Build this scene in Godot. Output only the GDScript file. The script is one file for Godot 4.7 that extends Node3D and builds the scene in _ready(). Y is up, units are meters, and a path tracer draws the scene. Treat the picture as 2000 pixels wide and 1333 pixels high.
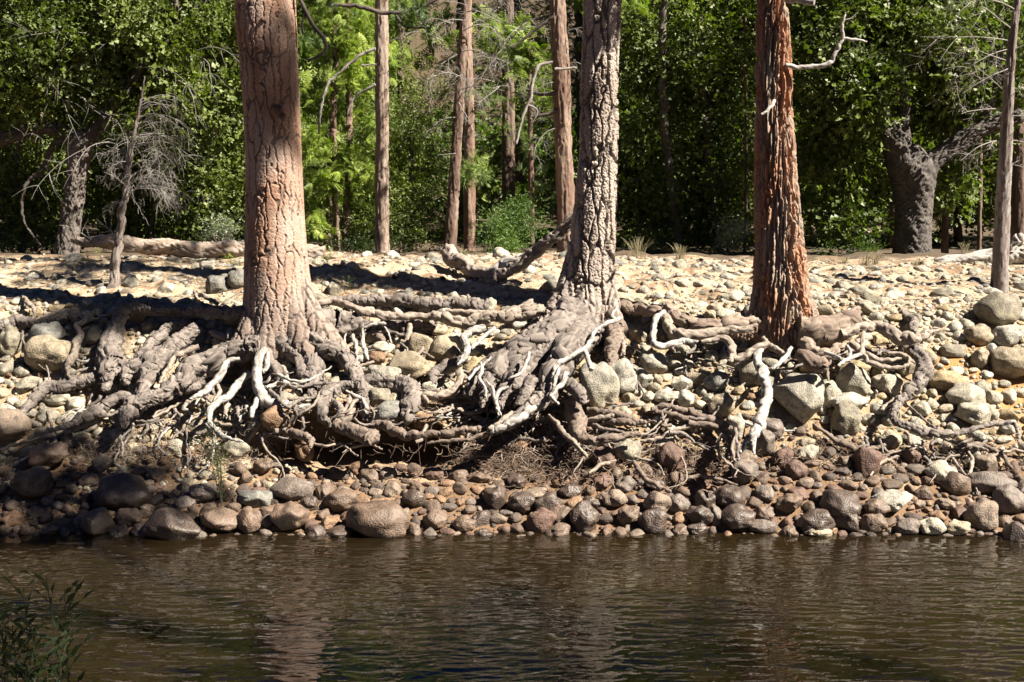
extends Node3D
# A riverbank with exposed pine and cedar roots, cobbles, dark water and a forest behind.

const FOCAL := 2400.0
const EYE := Vector3(0, 3.9, 0)
const TILT := 0.13113          # radians the camera looks down
const SUN_AZIMUTH := 68.0      # degrees to the right of straight behind the camera
const SUN_HEIGHT := 47.0

var rng := RandomNumberGenerator.new()
var names := {}
var mats := {}
var n_low := FastNoiseLite.new()
var n_mid := FastNoiseLite.new()
var n_cell := FastNoiseLite.new()
var n_strip := FastNoiseLite.new()

# ---------------------------------------------------------------- small helpers
func at(px: float, py: float, d: float) -> Vector3:
	var u := (px - 1000.0) / FOCAL
	var v := (666.5 - py) / FOCAL
	var c := cos(TILT)
	var s := sin(TILT)
	var y := v * c - s
	var z := -(v * s + c)
	return EYE + Vector3(u, y, z) * (d / -z)

func px_m(d: float) -> float:
	return d / FOCAL

func lin(r: float, g: float, b: float) -> Color:
	return Color(r, g, b).linear_to_srgb()

func numbered(called: String) -> String:
	var k: int = names.get(called, 0)
	names[called] = k + 1
	return called if k == 0 else "%s_%03d" % [called, k]

func tag(o: Node, label: String, category: String, group := "", kind := "") -> void:
	o.set_meta("label", label)
	if category != "":
		o.set_meta("category", category)
	if group != "":
		o.set_meta("group", group)
	if kind != "":
		o.set_meta("kind", kind)

func thing(called: String, label: String, category: String, where := Vector3.ZERO, group := "") -> Node3D:
	var o := Node3D.new()
	o.name = numbered(called)
	add_child(o)
	o.position = where
	tag(o, label, category, group)
	return o

func part(called: String, mesh: Mesh, m: Material, parent: Node3D) -> MeshInstance3D:
	var o := MeshInstance3D.new()
	o.mesh = mesh
	o.material_override = m
	if parent == self:
		o.name = numbered(called)
		add_child(o)
	else:
		o.name = called
		parent.add_child(o, true)
		o.position = -parent.position if not parent is MeshInstance3D else Vector3.ZERO
	return o

class MB:
	var v := PackedVector3Array()
	var n := PackedVector3Array()
	var c := PackedColorArray()
	var idx := PackedInt32Array()
	var uv := PackedVector2Array()

	func mesh() -> ArrayMesh:
		var a := []
		a.resize(Mesh.ARRAY_MAX)
		a[Mesh.ARRAY_VERTEX] = v
		a[Mesh.ARRAY_NORMAL] = n
		if c.size() == v.size():
			a[Mesh.ARRAY_COLOR] = c
		if uv.size() == v.size():
			a[Mesh.ARRAY_TEX_UV] = uv
		a[Mesh.ARRAY_INDEX] = idx
		var m := ArrayMesh.new()
		m.add_surface_from_arrays(Mesh.PRIMITIVE_TRIANGLES, a)
		return m

	# a grid of rows x cols points; the normal is (along a row) x (from row to row)
	func grid(p: PackedVector3Array, col: PackedColorArray, rows: int, cols: int, wrap: bool) -> void:
		var base := v.size()
		var nn := PackedVector3Array()
		nn.resize(rows * cols)
		for i in rows:
			var i0 := maxi(i - 1, 0) * cols
			var i1 := mini(i + 1, rows - 1) * cols
			var ib := i * cols
			for j in cols:
				var j0 := j - 1
				var j1 := j + 1
				if wrap:
					j0 = (j0 + cols) % cols
					j1 = j1 % cols
				else:
					j0 = maxi(j0, 0)
					j1 = mini(j1, cols - 1)
				nn[ib + j] = (p[ib + j1] - p[ib + j0]).cross(p[i1 + j] - p[i0 + j]).normalized()
		v.append_array(p)
		n.append_array(nn)
		c.append_array(col)
		var quads := cols if wrap else cols - 1
		var at_ := idx.size()
		idx.resize(at_ + (rows - 1) * quads * 6)
		for i in rows - 1:
			for j in quads:
				var a := base + i * cols + j
				var b := base + i * cols + (j + 1) % cols
				var d := a + cols
				var e := b + cols
				idx[at_] = a
				idx[at_ + 1] = e
				idx[at_ + 2] = b
				idx[at_ + 3] = a
				idx[at_ + 4] = d
				idx[at_ + 5] = e
				at_ += 6

	func cap(centre: Vector3, ring0: int, cols: int, normal: Vector3, colour: Color, flip: bool) -> void:
		var k := v.size()
		for j in cols:
			v.append(v[ring0 + j])
			n.append(normal)
			c.append(colour)
		v.append(centre)
		n.append(normal)
		c.append(colour)
		for j in cols:
			var a := k + j
			var b := k + (j + 1) % cols
			if flip:
				idx.append_array([k + cols, a, b])
			else:
				idx.append_array([k + cols, b, a])

	func tri(a: Vector3, b: Vector3, d: Vector3, colour := Color.WHITE) -> void:
		var k := v.size()
		var nn := (d - a).cross(b - a).normalized()
		v.append_array([a, b, d])
		n.append_array([nn, nn, nn])
		c.append_array([colour, colour, colour])
		idx.append_array([k, k + 1, k + 2])

# control points (Vector4: place and radius) to an even Catmull-Rom polyline
func smooth_path(ctrl: Array, step: float) -> Array:
	var out_p := PackedVector3Array()
	var out_r := PackedFloat32Array()
	var k := ctrl.size()
	for i in k - 1:
		var a: Vector4 = ctrl[maxi(i - 1, 0)]
		var b: Vector4 = ctrl[i]
		var c: Vector4 = ctrl[i + 1]
		var d: Vector4 = ctrl[mini(i + 2, k - 1)]
		var gap := Vector3(c.x - b.x, c.y - b.y, c.z - b.z).length()
		var m := maxi(2, ceili(gap / step))
		for q in m:
			var t := float(q) / m
			var t2 := t * t
			var t3 := t2 * t
			var w := 0.5 * (2.0 * b + (c - a) * t + (2.0 * a - 5.0 * b + 4.0 * c - d) * t2 + (3.0 * b - 3.0 * c + d - a) * t3)
			out_p.append(Vector3(w.x, w.y, w.z))
			out_r.append(maxf(w.w, 0.0015))
	var e: Vector4 = ctrl[k - 1]
	out_p.append(Vector3(e.x, e.y, e.z))
	out_r.append(maxf(e.w, 0.0015))
	return [out_p, out_r]

# style: 0 plain, 1 bark plates (roots), 2 bleached ribbed wood, 3 pine plates fine, 4 pine plates deep, 5 stringy cedar
func tube(mb: MB, ctrl: Array, sides: int, step: float, style: int, ca: Color, cb: Color, cap_ends := false, depth := 0.02) -> void:
	var pr := smooth_path(ctrl, step)
	var p: PackedVector3Array = pr[0]
	var r: PackedFloat32Array = pr[1]
	var rows := p.size()
	if style > 0 and not cap_ends:  # round off the far end
		var tip := (p[rows - 1] - p[rows - 2]).normalized()
		var re := r[rows - 1]
		for q in 3:
			p.append(p[rows - 1] + tip * re * [0.35, 0.6, 0.7][q])
			r.append(re * [0.85, 0.5, 0.05][q])
		rows += 3
	var off := p[0] * 7.0
	if (style == 1 and depth < 0.03) or style == 2 or style == 6:  # roots and limbs wander and swell
		var run := 0.0
		for i in rows:
			if i > 0:
				run += (p[i] - p[i - 1]).length()
			var f := minf(1.0, run / 0.1)
			var wl := run / (r[i] * 3.0 + 0.03)
			p[i] += Vector3(n_mid.get_noise_2d(wl * 0.55, off.x), n_mid.get_noise_2d(wl * 0.55, off.y + 40.0), n_mid.get_noise_2d(wl * 0.55, off.z + 80.0)) * (minf(r[i], 0.13) * 0.6 + 0.006) * f
	var pos := PackedVector3Array()
	var col := PackedColorArray()
	pos.resize(rows * sides)
	col.resize(rows * sides)
	var t := (p[1] - p[0]).normalized()
	var u := t.cross(Vector3(0.31, 0.2, 0.93)).normalized()
	var along := 0.0
	for i in rows:
		var t2 := (p[mini(i + 1, rows - 1)] - p[maxi(i - 1, 0)]).normalized()
		u = (u - t2 * u.dot(t2)).normalized()
		var w := t2.cross(u)
		var c := p[i]
		var ri := r[i]
		if i > 0:
			along += (p[i] - p[i - 1]).length()
		for j in sides:
			var a := TAU * j / sides
			var dir := u * cos(a) + w * sin(a)
			var q := c + dir * ri
			var rr := ri
			var k := col_of(style, q, dir, ri, along, depth, ca, cb, a, off)
			rr += k.a
			k.a = 1.0
			pos[i * sides + j] = c + dir * rr
			col[i * sides + j] = k
		t = t2
	var first := mb.v.size()
	mb.grid(pos, col, rows, sides, true)
	if style > 0 and not cap_ends:
		mb.cap(p[0], first, sides, (p[0] - p[1]).normalized(), cb, true)
	if cap_ends:
		mb.cap(p[0], first, sides, (p[0] - p[1]).normalized(), cb, true)
		mb.cap(p[rows - 1], first + (rows - 1) * sides, sides, (p[rows - 1] - p[rows - 2]).normalized(), cb, false)

# colour of a bark point, with the displacement in the alpha
func col_of(style: int, q: Vector3, dir: Vector3, ri: float, along: float, depth: float, ca: Color, cb: Color, a := 0.0, off := Vector3.ZERO) -> Color:
	var k := ca
	var disp := 0.0
	match style:
		0:
			k = ca.lerp(cb, clampf(0.5 + n_mid.get_noise_3dv(q * 6.0), 0, 1))
		1:
			var tw := a + along * 1.3
			var sq := Vector3(cos(tw) * ri, sin(tw) * ri, along * 0.42) + off
			var lump := n_low.get_noise_3dv(Vector3(cos(a), sin(a), along / (ri * 4.6 + 0.03)) * 1.5 + off)
			var ridge := n_mid.get_noise_3dv(Vector3(cos(tw) * 1.1, sin(tw) * 1.1, along * 1.1) + off)
			var fr := lerpf(26.0, 13.0, clampf(ri / 0.14, 0, 1))
			var cell := n_cell.get_noise_3dv(sq * fr + Vector3.ONE * ridge * 0.5) + 1.0
			var fine := n_mid.get_noise_3dv(q * 26.0)
			var plate := smoothstep(0.02, 0.2, cell)
			var dd := minf(ri * 0.2, depth)
			disp = (plate - 0.8) * dd + lump * ri * (0.24 if depth < 0.03 else 0.12) + ridge * ri * (0.26 if depth < 0.03 else 0.10) + fine * dd * 0.6
			k = ca.lerp(cb, clampf(0.5 + 0.8 * n_mid.get_noise_3dv(sq * 5.0) + 0.6 * fine, 0, 1))
			if cell < 0.06:
				k = k.lerp(Color(0.075, 0.058, 0.05), 0.7)
		2:
			var tw := a + along * 2.2
			var v := Vector3(cos(tw), sin(tw), 0.0)
			var rib := n_mid.get_noise_3dv(v * 1.3 + Vector3(off.x, off.y, along * 1.3))
			var rib2 := n_mid.get_noise_3dv(v * 4.2 + Vector3(off.x, off.y, along * 1.6 + 9.0))
			var lump := n_low.get_noise_3dv(v * 1.6 + Vector3(off.x, off.y, along / (ri * 2.2 + 0.012)))
			disp = ri * (0.34 * rib + 0.18 * rib2 + 0.24 * lump)
			k = ca.lerp(cb, clampf(0.22 + 1.1 * n_mid.get_noise_3dv(v * 3.0 + Vector3(off.x, off.y, along * 1.5 + 31.0)), 0, 1))
			if rib2 < -0.26:
				k = k.lerp(Color(0.16, 0.12, 0.095), 0.7)
				disp -= ri * 0.10
		3, 4:
			var warp := Vector3(n_mid.get_noise_3dv(q * 5.0), 0, n_mid.get_noise_3dv(q * 5.0 + Vector3(7, 3, 1))) * (0.035 if style == 3 else 0.03)
			var s := q + warp
			var sq := Vector3(s.x, s.y * (0.17 if style == 3 else 0.19), s.z) * (9.0 if style == 3 else 8.0)
			var cell := n_cell.get_noise_3dv(sq) + 1.0
			var small := n_cell.get_noise_3dv(Vector3(s.x, s.y * 0.6, s.z) * 24.0) + 1.0
			var fine := n_mid.get_noise_3dv(q * 30.0)
			var edge := smoothstep(0.02 if style == 3 else 0.05, 0.11 if style == 3 else 0.17, cell)
			var tone := n_low.get_noise_3dv(Vector3(s.x, s.y * 0.4, s.z) * 5.0) + 0.5 * n_low.get_noise_3dv(Vector3(s.x, s.y * 0.7, s.z) * 1.7)
			disp = (edge - 1.0) * depth + smoothstep(0.0, 0.2, small) * depth * 0.22 + fine * depth * 0.22 + tone * depth * 0.5
			k = ca.lerp(cb, clampf(0.45 + 0.9 * tone + 0.55 * fine, 0, 1))
			if style == 3 and (2.62 - q.y) * 1.5 + 1.1 * tone + 0.7 * fine > 0.55:
				k = k.lerp(Color(0.40, 0.325, 0.28), 0.7)
			if cell < (0.05 if style == 3 else 0.09):
				k = k.lerp(Color(0.10, 0.075, 0.062), 0.75)
		5, 6:
			var sq := q
			if style == 6:
				var tw := a + along * 0.8
				sq = Vector3(cos(tw) * ri, along, sin(tw) * ri) + off
			var warp := n_mid.get_noise_3d(sq.x * 3.0, sq.y * 1.3, sq.z * 3.0) * 0.045
			var s := Vector3(sq.x + warp, sq.y * 0.035, sq.z - warp)
			var cell := n_cell.get_noise_3dv(s * 15.0) + 1.0
			var cell2 := n_cell.get_noise_3dv(Vector3(sq.x + warp * 1.4, sq.y * 0.022, sq.z - warp) * 40.0) + 1.0
			var fine := n_mid.get_noise_3dv(Vector3(sq.x, sq.y * 0.03, sq.z) * 60.0)
			var edge := smoothstep(0.03, 0.36, cell)
			disp = (edge - 1.0) * depth + (smoothstep(0.0, 0.35, cell2) - 0.7) * depth * 0.5 + fine * depth * 0.22
			if style == 6:
				disp += ri * 0.25 * n_low.get_noise_3dv(Vector3(cos(a), sin(a), along / (ri * 2.4 + 0.02)) * 1.5 + off)
			k = ca.lerp(cb, clampf(0.5 + 1.1 * n_low.get_noise_3dv(Vector3(sq.x, sq.y * 0.2, sq.z) * 7.0) + 0.8 * n_mid.get_noise_3dv(Vector3(sq.x, sq.y * 0.05, sq.z) * 24.0), 0, 1))
			if cell < 0.06:
				k = k.lerp(Color(0.10, 0.05, 0.035), 0.6)
	k.a = disp
	return k

# ---------------------------------------------------------------- materials
func grey_tex(freq: float, octaves: int, lo: float, hi: float, power: float, seed_: int, size := 512) -> ImageTexture:
	var f := FastNoiseLite.new()
	f.seed = seed_
	f.frequency = freq
	f.fractal_octaves = octaves
	var im := f.get_seamless_image(size, size)
	im.convert(Image.FORMAT_L8)
	var b := im.get_data()
	for i in b.size():
		b[i] = int(255.0 * lerpf(lo, hi, pow(b[i] / 255.0, power)))
	return ImageTexture.create_from_image(Image.create_from_data(size, size, false, Image.FORMAT_L8, b))

func rock_tex(seed_: int) -> ImageTexture:
	var size := 512
	var f := FastNoiseLite.new()
	f.seed = seed_
	f.frequency = 0.012
	f.fractal_octaves = 4
	var a := f.get_seamless_image(size, size).get_data()
	f.frequency = 0.11
	f.fractal_octaves = 2
	var s := f.get_seamless_image(size, size).get_data()
	f.frequency = 0.03
	f.seed = seed_ + 5
	var l := f.get_seamless_image(size, size).get_data()
	var o := PackedByteArray()
	o.resize(size * size * 3)
	for i in size * size:
		var base := 0.56 + 0.44 * a[i] / 255.0
		if s[i] < 80:
			base *= 0.5
		elif s[i] > 196:
			base = minf(1.0, base * 1.16)
		var r := base
		var g := base
		var b := base * 0.97
		if l[i] > 168:  # grey-green lichen patches
			r *= 0.74
			g *= 0.73
			b *= 0.71
		o[i * 3] = int(255 * minf(r, 1))
		o[i * 3 + 1] = int(255 * minf(g, 1))
		o[i * 3 + 2] = int(255 * minf(b, 1))
	return ImageTexture.create_from_image(Image.create_from_data(size, size, false, Image.FORMAT_RGB8, o))

func litter_tex(base: Color, strokes: int, seed_: int) -> ImageTexture:
	var size := 1024
	var im := Image.create(size, size, false, Image.FORMAT_RGB8)
	im.fill(base)
	var rr := RandomNumberGenerator.new()
	rr.seed = seed_
	for k in 9000:  # sand and bits of bark
		var v := rr.randf_range(0.62, 1.0)
		var w := rr.randi_range(1, 5)
		im.fill_rect(Rect2i(rr.randi() % size, rr.randi() % size, w, rr.randi_range(1, 4)), Color(base.r * v, base.g * v * rr.randf_range(0.93, 1.02), base.b * v * rr.randf_range(0.85, 1.05)))
	for k in strokes:
		var x := rr.randf() * size
		var y := rr.randf() * size
		var a := rr.randf() * TAU
		var bend := rr.randf_range(-0.012, 0.012)
		var v := rr.randf_range(0.5, 1.0)
		var c := Color(v, v * rr.randf_range(0.78, 0.95), v * rr.randf_range(0.55, 0.85))
		for q in rr.randi_range(18, 60):
			im.set_pixel(posmod(int(x), size), posmod(int(y), size), c)
			x += cos(a)
			y += sin(a)
			a += bend
	return ImageTexture.create_from_image(im)

func std(called: String, albedo: Color, rough: float, tex: Texture2D = null, scale := 1.0, bump: Texture2D = null, bump_cm := 0.0, vertex := false) -> StandardMaterial3D:
	var m := StandardMaterial3D.new()
	m.resource_name = called
	m.albedo_color = albedo
	m.roughness = rough
	m.vertex_color_use_as_albedo = vertex
	if tex or bump:
		m.uv1_triplanar = true
		m.uv1_world_triplanar = true
		m.uv1_scale = Vector3.ONE * scale
	if tex:
		m.albedo_texture = tex
	if bump:
		m.heightmap_enabled = true
		m.heightmap_texture = bump
		m.heightmap_scale = bump_cm
	mats[called] = m
	return m

func make_materials() -> void:
	n_low.seed = 3
	n_low.frequency = 0.45
	n_low.fractal_octaves = 2
	n_mid.seed = 11
	n_mid.frequency = 1.0
	n_mid.fractal_octaves = 3
	n_cell.seed = 21
	n_cell.noise_type = FastNoiseLite.TYPE_CELLULAR
	n_cell.frequency = 1.0
	n_cell.fractal_type = FastNoiseLite.FRACTAL_NONE
	n_cell.cellular_distance_function = FastNoiseLite.DISTANCE_EUCLIDEAN
	n_cell.cellular_return_type = FastNoiseLite.RETURN_DISTANCE2_SUB
	n_cell.cellular_jitter = 0.95
	n_strip.seed = 31
	n_strip.frequency = 1.0
	n_strip.fractal_type = FastNoiseLite.FRACTAL_RIDGED
	n_strip.fractal_octaves = 2
	var grain := grey_tex(0.045, 5, 0.62, 1.0, 1.0, 5)
	var bump := grey_tex(0.06, 5, 0.0, 1.0, 1.0, 8)
	var rock := rock_tex(41)
	std("pine_bark", lin(0.72, 0.72, 0.72), 0.85, grain, 2.2, bump, 0.5, true)
	std("wood", lin(0.72, 0.72, 0.72), 0.8, grain, 3.0, bump, 0.25, true)
	std("ground", lin(0.72, 0.72, 0.72), 0.95, litter_tex(Color(0.88, 0.84, 0.77), 9000, 2), 0.75, bump, 1.2, true)
	std("stone_mass", lin(1.0, 1.0, 1.0), 0.8, rock, 1.3, bump, 0.8, true)
	for s in STONE_COLOURS:
		var c: Array = STONE_COLOURS[s]
		std("stone_" + s, lin(c[0], c[1], c[2]), c[3], rock, 1.3, bump, 0.9, true)
	var leaf := std("leaf", lin(0.75, 0.75, 0.75), 0.5, null, 1.0, null, 0.0, true)
	leaf.backlight_enabled = true
	leaf.backlight = Color(0.75, 0.85, 0.4)
	leaf.metallic_specular = 0.42
	var needle := std("needle", lin(0.75, 0.75, 0.75), 0.55, null, 1.0, null, 0.0, true)
	needle.backlight_enabled = true
	needle.backlight = Color(0.55, 0.65, 0.3)
	var w := std("water", Color(lin(0.008, 0.0052, 0.0022), 0.84), 0.012)
	w.transparency = BaseMaterial3D.TRANSPARENCY_ALPHA

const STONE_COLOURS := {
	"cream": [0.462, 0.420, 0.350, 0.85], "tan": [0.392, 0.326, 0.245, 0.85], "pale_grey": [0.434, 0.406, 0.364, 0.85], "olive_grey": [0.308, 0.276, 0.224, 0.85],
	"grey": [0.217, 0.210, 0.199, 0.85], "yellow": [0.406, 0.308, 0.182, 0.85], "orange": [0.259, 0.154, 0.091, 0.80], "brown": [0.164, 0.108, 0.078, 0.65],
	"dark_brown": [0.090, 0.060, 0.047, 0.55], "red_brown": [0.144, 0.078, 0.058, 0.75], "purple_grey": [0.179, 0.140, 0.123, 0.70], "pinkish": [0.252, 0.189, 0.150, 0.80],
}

# ---------------------------------------------------------------- ground
# across the bank: [column of the photograph, [[row, distance], ...] from the water's edge up to the flat]
const BANK := [
	[-400, [[1040, 13.29], [985, 13.9], [900, 14.7], [800, 15.4], [700, 16.2], [640, 16.8], [600, 17.1], [560, 18.3], [525, 19.4], [510, 20.8], [504, 22.0]]],
	[0, [[1040, 13.29], [985, 13.9], [900, 14.7], [800, 15.4], [700, 16.2], [640, 16.8], [600, 17.1], [560, 18.3], [525, 19.4], [510, 20.8], [504, 22.0]]],
	[260, [[1040, 13.29], [985, 13.9], [900, 14.7], [800, 15.6], [700, 16.3], [640, 16.9], [600, 17.1], [560, 18.3], [525, 19.4], [510, 20.8], [504, 22.0]]],
	[470, [[1040, 13.29], [985, 13.8], [900, 14.7], [830, 15.5], [760, 16.1], [690, 16.4], [640, 16.7], [600, 17.0], [560, 17.7], [520, 18.8], [508, 20.0], [503, 21.5]]],
	[560, [[1040, 13.29], [985, 13.8], [925, 14.5], [910, 14.90], [803, 14.95], [760, 15.35], [690, 16.0], [640, 16.6], [600, 17.0], [560, 17.7], [520, 18.8], [508, 20.0], [503, 21.5]]],
	[700, [[1040, 13.29], [985, 13.8], [925, 14.5], [912, 14.90], [804, 14.95], [760, 15.35], [700, 15.95], [640, 16.7], [600, 17.0], [560, 17.7], [520, 18.8], [508, 20.0], [503, 21.5]]],
	[830, [[1040, 13.29], [985, 13.8], [925, 14.5], [910, 14.90], [808, 14.95], [760, 15.4], [700, 16.0], [640, 16.7], [600, 17.0], [560, 17.7], [520, 18.8], [508, 20.0], [503, 21.5]]],
	[950, [[1040, 13.29], [985, 13.8], [900, 14.7], [850, 15.1], [810, 15.5], [740, 15.9], [700, 16.3], [640, 16.9], [600, 17.0], [560, 17.7], [520, 18.8], [508, 20.0], [503, 21.5]]],
	[1080, [[1040, 13.29], [985, 13.75], [900, 14.5], [830, 15.1], [780, 15.6], [700, 16.1], [640, 16.7], [600, 17.0], [560, 17.7], [520, 18.8], [508, 20.0], [503, 21.5]]],
	[1230, [[1040, 13.29], [980, 13.75], [900, 14.4], [800, 15.0], [720, 15.7], [690, 16.2], [650, 16.8], [610, 17.1], [560, 17.9], [520, 19.3], [508, 20.5], [503, 22.0]]],
	[1440, [[1040, 13.29], [980, 13.75], [900, 14.4], [800, 15.0], [735, 15.6], [700, 16.2], [650, 16.7], [615, 17.0], [560, 18.1], [520, 19.8], [508, 21.0], [503, 22.5]]],
	[1570, [[1040, 13.29], [980, 13.75], [900, 14.4], [800, 15.1], [720, 15.7], [680, 16.1], [640, 16.5], [600, 17.0], [560, 18.2], [525, 20.0], [512, 21.5], [506, 23.0]]],
	[1800, [[1040, 13.29], [980, 13.8], [900, 14.5], [800, 15.25], [700, 16.0], [640, 16.6], [600, 17.2], [560, 18.4], [525, 20.3], [512, 22.0], [506, 23.5]]],
	[2050, [[1040, 13.29], [980, 13.8], [900, 14.6], [800, 15.4], [700, 16.1], [640, 16.7], [600, 17.3], [560, 18.4], [525, 20.3], [512, 22.0], [506, 23.5]]],
	[2500, [[1040, 13.29], [980, 13.8], [900, 14.6], [800, 15.4], [700, 16.1], [640, 16.7], [600, 17.3], [560, 18.4], [525, 20.3], [512, 22.0], [506, 23.5]]],
]
# the slope that the roots follow, without the hollow under the pines
const ROOT_SLOPE := [
	[-400, [[1040, 13.29], [985, 13.9], [900, 14.7], [800, 15.4], [700, 16.2], [640, 16.8], [600, 17.1], [560, 18.3], [525, 19.4], [510, 20.8], [504, 22.0]]],
	[0, [[1040, 13.29], [985, 13.9], [900, 14.7], [800, 15.4], [700, 16.2], [640, 16.8], [600, 17.1], [560, 18.3], [525, 19.4], [510, 20.8], [504, 22.0]]],
	[260, [[1040, 13.29], [985, 13.9], [900, 14.7], [800, 15.6], [700, 16.3], [640, 16.9], [600, 17.1], [560, 18.3], [525, 19.4], [510, 20.8], [504, 22.0]]],
	[470, [[1040, 13.29], [985, 13.8], [900, 14.7], [830, 15.5], [760, 16.1], [690, 16.4], [640, 16.7], [600, 17.0], [560, 17.7], [520, 18.8], [508, 20.0], [503, 21.5]]],
	[580, [[1040, 13.29], [985, 13.8], [900, 14.8], [862, 15.4], [835, 15.9], [760, 16.25], [690, 16.5], [640, 16.7], [600, 17.0], [560, 17.7], [520, 18.8], [508, 20.0], [503, 21.5]]],
	[700, [[1040, 13.29], [985, 13.8], [900, 14.8], [862, 15.4], [825, 15.8], [770, 15.95], [700, 16.4], [640, 16.9], [600, 17.0], [560, 17.7], [520, 18.8], [508, 20.0], [503, 21.5]]],
	[900, [[1040, 13.29], [985, 13.8], [900, 14.75], [850, 15.2], [810, 15.6], [740, 16.0], [700, 16.3], [640, 16.9], [600, 17.0], [560, 17.7], [520, 18.8], [508, 20.0], [503, 21.5]]],
	[1080, [[1040, 13.29], [985, 13.75], [900, 14.5], [830, 15.1], [780, 15.6], [700, 16.1], [640, 16.7], [600, 17.0], [560, 17.7], [520, 18.8], [508, 20.0], [503, 21.5]]],
	[1230, [[1040, 13.29], [980, 13.75], [900, 14.4], [800, 15.0], [720, 15.7], [690, 16.2], [650, 16.8], [610, 17.1], [560, 17.9], [520, 19.3], [508, 20.5], [503, 22.0]]],
	[1440, [[1040, 13.29], [980, 13.75], [900, 14.4], [800, 15.0], [735, 15.6], [700, 16.2], [650, 16.7], [615, 17.0], [560, 18.1], [520, 19.8], [508, 21.0], [503, 22.5]]],
	[1570, [[1040, 13.29], [980, 13.75], [900, 14.4], [800, 15.1], [720, 15.7], [680, 16.1], [640, 16.5], [600, 17.0], [560, 18.2], [525, 20.0], [512, 21.5], [506, 23.0]]],
	[1800, [[1040, 13.29], [980, 13.8], [900, 14.5], [800, 15.25], [700, 16.0], [640, 16.6], [600, 17.2], [560, 18.4], [525, 20.3], [512, 22.0], [506, 23.5]]],
	[2050, [[1040, 13.29], [980, 13.8], [900, 14.6], [800, 15.4], [700, 16.1], [640, 16.7], [600, 17.3], [560, 18.4], [525, 20.3], [512, 22.0], [506, 23.5]]],
	[2500, [[1040, 13.29], [980, 13.8], [900, 14.6], [800, 15.4], [700, 16.1], [640, 16.7], [600, 17.3], [560, 18.4], [525, 20.3], [512, 22.0], [506, 23.5]]],
]
const HX0 := -12.0
const HD0 := 2.0
const HSTEP := 0.05
const HNX := 481
const HND := 661
var bank_cols := []
var heights := PackedFloat32Array()

func row_slope(row: float) -> float:
	var v := (666.5 - row) / FOCAL
	var c := cos(TILT)
	var s := sin(TILT)
	return (v * c - s) / (v * s + c)

func along_profile(p: Array, d: float) -> float:
	var lo: Vector2 = p[0]
	if d <= lo.x:
		return lo.y
	for k in range(1, p.size()):
		var hi: Vector2 = p[k]
		if d < hi.x:
			var t := (d - lo.x) / (hi.x - lo.x)
			return lerpf(lo.y, hi.y, t)
		lo = hi
	return lo.y

func prepare_ground() -> void:
	for col in BANK:
		var p := [Vector2(-12, 3.0), Vector2(-4, 2.5), Vector2(1.4, 2.25), Vector2(3.0, 1.1), Vector2(4.3, 0.15), Vector2(5.5, -0.35), Vector2(8.0, -0.75), Vector2(10.5, -0.75), Vector2(12.0, -0.42), Vector2(12.9, -0.12)]
		for e in col[1]:
			p.append(Vector2(e[1], EYE.y + row_slope(e[0]) * e[1]))
		p.append_array([Vector2(27, 2.25), Vector2(33, 1.9), Vector2(46, 2.4), Vector2(60, 9.0), Vector2(90, 32.0), Vector2(140, 60.0)])
		bank_cols.append([(col[0] - 1000.0) / FOCAL * 15.6, p])
	heights.resize(HNX * HND)
	var profile := PackedFloat32Array()
	var nc := bank_cols.size()
	profile.resize(nc * HND)
	for k in nc:
		for j in HND:
			profile[k * HND + j] = along_profile(bank_cols[k][1], HD0 + j * HSTEP)
	for i in HNX:
		var x := HX0 + i * HSTEP
		var k := 0
		while k < nc - 2 and bank_cols[k + 1][0] < x:
			k += 1
		var t := smoothstep(0.0, 1.0, (x - bank_cols[k][0]) / (bank_cols[k + 1][0] - bank_cols[k][0]))
		for j in HND:
			heights[i * HND + j] = lerpf(profile[k * HND + j], profile[(k + 1) * HND + j], t) + ground_rough(x, HD0 + j * HSTEP)

func ground_rough(x: float, d: float) -> float:
	var wild := clampf((d - 13.2) / 1.0, 0.25, 1.0)
	return wild * (0.10 * n_low.get_noise_3d(x * 1.6, 5.0, d * 1.6) + 0.055 * n_mid.get_noise_3d(x * 1.7, 2.0, d * 1.7) + 0.022 * n_mid.get_noise_3d(x * 7.0, 8.0, d * 7.0))

func ground_h(x: float, d: float) -> float:
	var fx := (x - HX0) / HSTEP
	var fd := (d - HD0) / HSTEP
	if fx < 0.0 or fd < 0.0 or fx >= HNX - 1.001 or fd >= HND - 1.001:
		var p: Array = bank_cols[0][1] if x < 0 else bank_cols[-1][1]
		return along_profile(p, d) + ground_rough(x, d)
	var i := int(fx)
	var j := int(fd)
	fx -= i
	fd -= j
	var k := i * HND + j
	return lerpf(lerpf(heights[k], heights[k + 1], fd), lerpf(heights[k + HND], heights[k + HND + 1], fd), fx)

func ground_n(x: float, d: float) -> Vector3:
	var e := 0.06
	return Vector3(ground_h(x - e, d) - ground_h(x + e, d), 2 * e, -(ground_h(x, d - e) - ground_h(x, d + e))).normalized()

# where the line of sight through a place in the photograph meets the ground
func on_ground(px: float, py: float, from := 12.6) -> Vector3:
	var d := from
	while d < 45.0:
		var p := at(px, py, d)
		if p.y <= ground_h(p.x, d):
			return p
		d += 0.03
	return at(px, py, 45.0)

func steps(a: float, b: float, h: float, outer0: float, outer1: float) -> PackedFloat32Array:
	var o := PackedFloat32Array()
	var x := a
	var s := h
	while x > outer0:
		s *= 1.35
		x -= minf(s, 6.0)
		o.append(x)
	o.reverse()
	x = a
	while x < b:
		o.append(x)
		x += h
	s = h
	while x < outer1:
		o.append(x)
		s *= 1.35
		x += minf(s, 6.0)
	o.append(outer1)
	return o

const FOLD := 26
const FOLD_D := 14.90

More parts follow.
